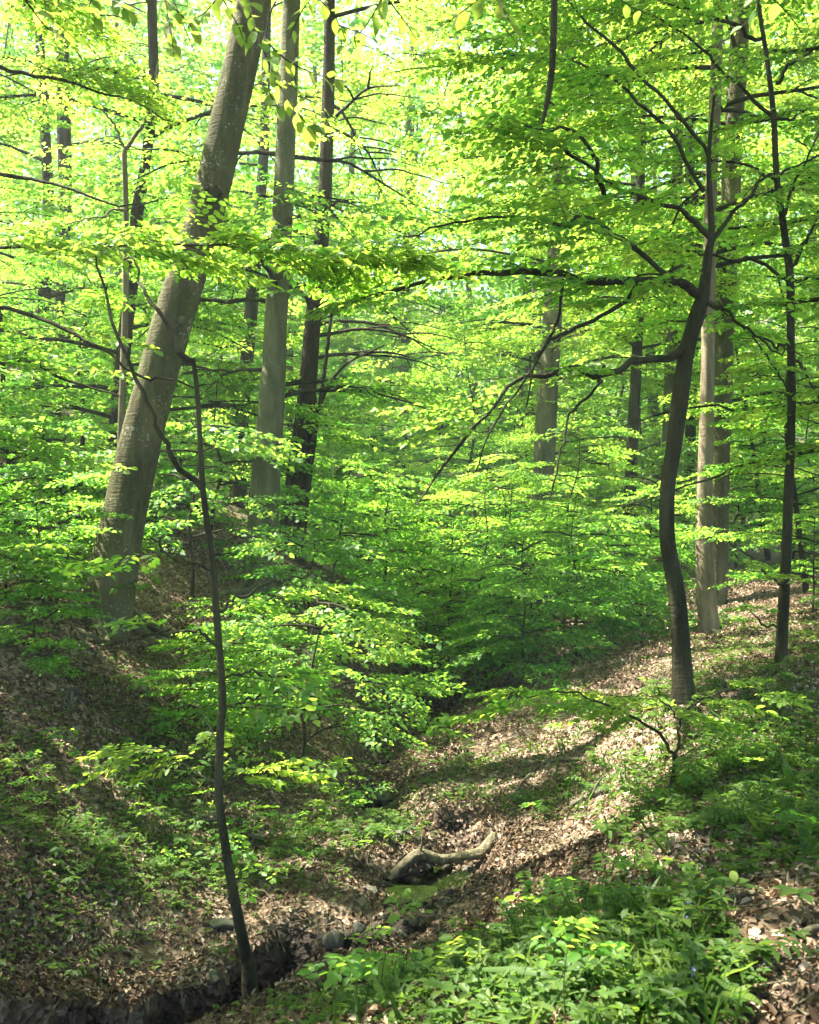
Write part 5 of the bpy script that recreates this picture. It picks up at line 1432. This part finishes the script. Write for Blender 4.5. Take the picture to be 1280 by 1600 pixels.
free_stick('fallen_branch', 'curved grey-green branch lying across the stream like a bow', lg, [0.026, 0.032, 0.035, 0.031, 0.031, 0.035, 0.032, 0.028], M_DEAD, 51,
           stubs=[(lg[2], lg[2] + np.array([0.02, 0, 0.13]), 0.012), (lg[4], lg[4] + np.array([-0.03, -0.06, -0.07]), 0.008)])
l0 = hit(606, 1390); l1 = P(684, 1408, l0[1] - 0.02)
free_stick('fallen_log', 'short dark log end sticking out over the stream below the curved branch', [l0 + [-0.05, 0.02, 0], l0 + [0, 0, 0.02], (l0 + l1) / 2 + [0, 0, 0.01], l1], [0.016, 0.024, 0.027, 0.019], M_DARK, 52)
stick('fallen_branch', 'long dark stick lying down the brown right bank, thicker end uphill', [(948, 1240), (905, 1258), (870, 1280)], 0.028, 0.014, M_ROOT, 0.02, seed=53, forks=[(0.3, .25, .3, .5)])
stick('fallen_branch', 'thin stick slanting down the brown right bank above the root tangle', [(905, 1190), (860, 1196), (830, 1212), (800, 1250)], 0.015, 0.01, M_ROOT, 0.02, seed=54)
stick('fallen_twig', 'short thin pale stick on the sunlit litter below the long dark stick', [(885, 1310), (905, 1317), (925, 1322)], 0.009, 0.006, M_DEAD, 0.02, seed=55, cat='stick')
stick('fallen_twig', 'straight dark twig lying in the green plants at the bottom edge', [(622, 1595), (655, 1580), (690, 1570)], 0.007, 0.005, M_ROOT, 0.03, seed=56, cat='stick')
stick('fallen_branch', 'mossy stick half buried beside the bare earth on the right', [(1120, 1418), (1150, 1412), (1180, 1405)], 0.016, 0.010, M_DEAD, 0.02, seed=57)
stick('fallen_branch', 'pale bleached stick at the lower right edge on the bare earth', [(1250, 1478), (1268, 1466), (1290, 1462)], 0.016, 0.010, M_DEAD, 0.02, seed=58)
stick('fallen_twig', 'pale curved twig above the mossy hump left of the stream', [(384, 1338), (395, 1325), (398, 1305), (397, 1290)], 0.006, 0.004, M_DEAD, 0.03, seed=59, cat='stick', lifts=[0, .02, .08, .14])
stick('fallen_twig', 'thin forked grey twig by the sapling on the left bank', [(330, 1255), (300, 1225), (268, 1200)], 0.006, 0.004, M_DEAD, 0.05, seed=60, cat='stick', forks=[(0.6, .12, .4, .8)])
stick('fallen_twig', 'thin grey twig slanting over the leaf litter, farthest left on the bank', [(205, 1200), (225, 1230), (252, 1258)], 0.006, 0.004, M_DEAD, 0.03, seed=61, cat='stick')
stick('stick', 'pale stake standing in the dark stream cut at the bottom edge', [(186, 1586), (190, 1594), (195, 1612)], 0.008, 0.010, M_ROOT, 0.05, seed=62, cat='stick')
stick('fallen_branch', 'low mossy branch beside the hump of earth right of the sapling', [(352, 1300), (380, 1308), (412, 1318)], 0.02, 0.012, M_ROOT, 0.02, seed=63)

# the long fallen leaf blade at the bottom
g1, g2, g3 = hit(720, 1556) + [0, 0, .08], hit(830, 1572) + [0, 0, .10], hit(880, 1578) + [0, 0, .08]
q = spline([g1, g2, g3], 10); m = MB()
w = 0.013 * np.sin(np.linspace(0.12, 3.0, 10))
up = np.array([0, -0.5, 0.85])
v = np.concatenate([q + np.outer(w, [0, .85, .5]), q + up * 0.004, q - np.outer(w, [0, .85, .5])])
i = np.arange(9)
m.add(v, q=np.concatenate([np.c_[i, i + 1, 10 + i + 1, 10 + i], np.c_[10 + i, 10 + i + 1, 20 + i + 1, 20 + i]]), tint=0.25)
o = m.build('grass_leaf', M_HERB, smooth=True)
tag(o, 'single long flat grass blade lying across the plants at the bottom edge', 'grass blade')

# ------------------------------------------------------------------ root tangles and stones
def root_tangle(label, centre, w, h, n, seed):
    """an overhanging lip of earth set into the bank, roots hanging and trailing from it"""
    rr = np.random.default_rng(seed)
    centre = np.asarray(centre, float)
    root = thing('root_tangle', label, 'roots', centre)
    bm = bmesh.new(); bmesh.ops.create_icosphere(bm, subdivisions=4, radius=1)
    vs = np.array([v.co for v in bm.verts])
    k = 0.8 + 0.5 * (vnoise(vs[:, 0] * 2.3 + seed, vs[:, 2] * 2.3 + vs[:, 1] * 2 + 9) - 0.5) + 0.35 * (vnoise(vs[:, 0] * 6 + seed, vs[:, 2] * 6 + vs[:, 1] * 5) - 0.5)
    dent = 0.6 * np.exp(-((vs[:, 0] / 0.5) ** 2 + ((vs[:, 2] + 0.5) / 0.5) ** 2)) * (vs[:, 1] < 0.1)
    for v, kk, dd_, c in zip(bm.verts, k, dent, vs):
        v.co = Vector((c[0] * w * kk, c[1] * w * 0.8 * kk * (1 - dd_), c[2] * h * kk + 0.12 * h * c[1]))
    me = bpy.data.meshes.new('soil_clump'); bm.to_mesh(me); bm.free()
    for p in me.polygons: p.use_smooth = True
    me.materials.append(M_SOIL)
    o = bpy.data.objects.new('soil_clump', me); COL.objects.link(o); o.parent = root; o.location = (0, 0.10, 0)
    for k in range(n):
        a = rr.uniform(-1.0, 1.0); side = rr.choice([-1, 1])
        s = centre + np.array([a * w * 0.75, -0.02 - 0.1 * rr.random(), h * rr.uniform(0.35, 0.95)])
        hd = np.array([side * rr.uniform(0.1, 1.0), -0.5, -rr.uniform(0.25, 1.0)])
        pts = [s]
        for j in range(5):
            hd = hd + np.array([rr.normal(0, 0.45), rr.normal(0, 0.25), rr.normal(-0.15, 0.3)]); 
            s = s + norm(hd) * w * rr.uniform(0.18, 0.32); pts.append(s)
        m = MB(); q = spline(pts, 16); r0 = rr.uniform(0.004, 0.017)
        tube(m, q, np.linspace(r0, 0.002, 16), 7, lump=0.3, seed=k); m.build('root', M_ROOT, root, smooth=True)
    return root
g1_ = hit(725, 1262)
root_tangle('gnarled root tangle over a dark hollow at the bend of the stream', g1_ + np.array([0.0, 0.16, -0.20]), 0.36, 0.20, 24, 71)
g = hit(90, 1095)
root_tangle('exposed roots over a small hollow in the left slope', g + np.array([0, .10, -0.05]), 0.20, 0.13, 8, 72)

def stone_mesh(seed, flat):
    bm = bmesh.new(); bmesh.ops.create_icosphere(bm, subdivisions=3, radius=1)
    rr = np.random.default_rng(seed)
    pl_ = [(norm(rr.normal(0, 1, 3)), rr.uniform(0.55, 0.85)) for _ in range(9)]
    for v in bm.verts:
        c = np.array(v.co)
        for nn, dd in pl_:
            e = c @ nn - dd
            if e > 0: c = c - nn * e * 0.85
        c *= 1 + 0.06 * math.sin(c[0] * 9 + seed) * math.sin(c[1] * 8)
        v.co = Vector((c[0], c[1] * 0.8, c[2] * flat))
    me = bpy.data.meshes.new('stone'); bm.to_mesh(me); bm.free()
    me.materials.append(M_STONE)
    for p in me.polygons: p.use_smooth = True
    return me
SM = [stone_mesh(80 + i, f) for i, f in enumerate((0.7, 0.55, 0.3, 0.8))]
ST = [(668, 1352, .055, 0, 'rounded grey stone under the left half of the curved branch'), (700, 1358, .05, 3, 'small round stone under the middle of the curved branch'), (735, 1362, .06, 1, 'dark flat-topped stone under the right end of the curved branch'),
      (642, 1378, .04, 1, 'yellowish stone beside the water left of the pool'), (685, 1380, .05, 1, 'mossy stone at the right rim of the pool'), (648, 1368, .035, 0, 'smallest stone at the left of the pool behind the log end'),
      (600, 1248, .13, 2, 'flat grey-green slab lying on the stream bed upstream'), (572, 1222, .08, 1, 'bluish stone in the shadow upstream of the flat slab'), (630, 1308, .10, 1, 'mossy stone block at the left bank above the curved branch'),
      (345, 1450, .10, 2, 'flat mossy stone left of the sapling foot'), (402, 1312, .07, 2, 'flat stone by the low mossy branch right of the sapling'), (520, 1475, .09, 3, 'dark boulder in the stream cut right of the sapling foot'),
      (560, 1455, .06, 0, 'grey stone at the rim of the stream cut next to the glinting water'), (630, 1462, .05, 1, 'wet stone beside the glinting water'), (615, 1480, .035, 3, 'small pale stone right of the glinting water'),
      (335, 1560, .05, 3, 'upright pale stone at the near rim of the stream cut'), (575, 1395, .07, 1, 'stone block set in the left bank opposite the log end'), (700, 1410, .05, 2, 'flat stone on the reddish gravel by the stream'),
      (665, 1270, .05, 0, 'small stone at the foot of the root tangle'), (650, 1130, .12, 1, 'dim grey stone far up the stream bed')]
for i, (u, v, s, k, lab) in enumerate(ST):
    g = hit(u, v)
    o = bpy.data.objects.new('stone', SM[k]); COL.objects.link(o)
    o.location = g + np.array([0, 0, s * 0.1]); o.scale = (s, s, s); o.rotation_euler = (random.uniform(-.2, .2), random.uniform(-.2, .2), random.uniform(0, 6))
    tag(o, lab, 'stone', 'stones along the stream')
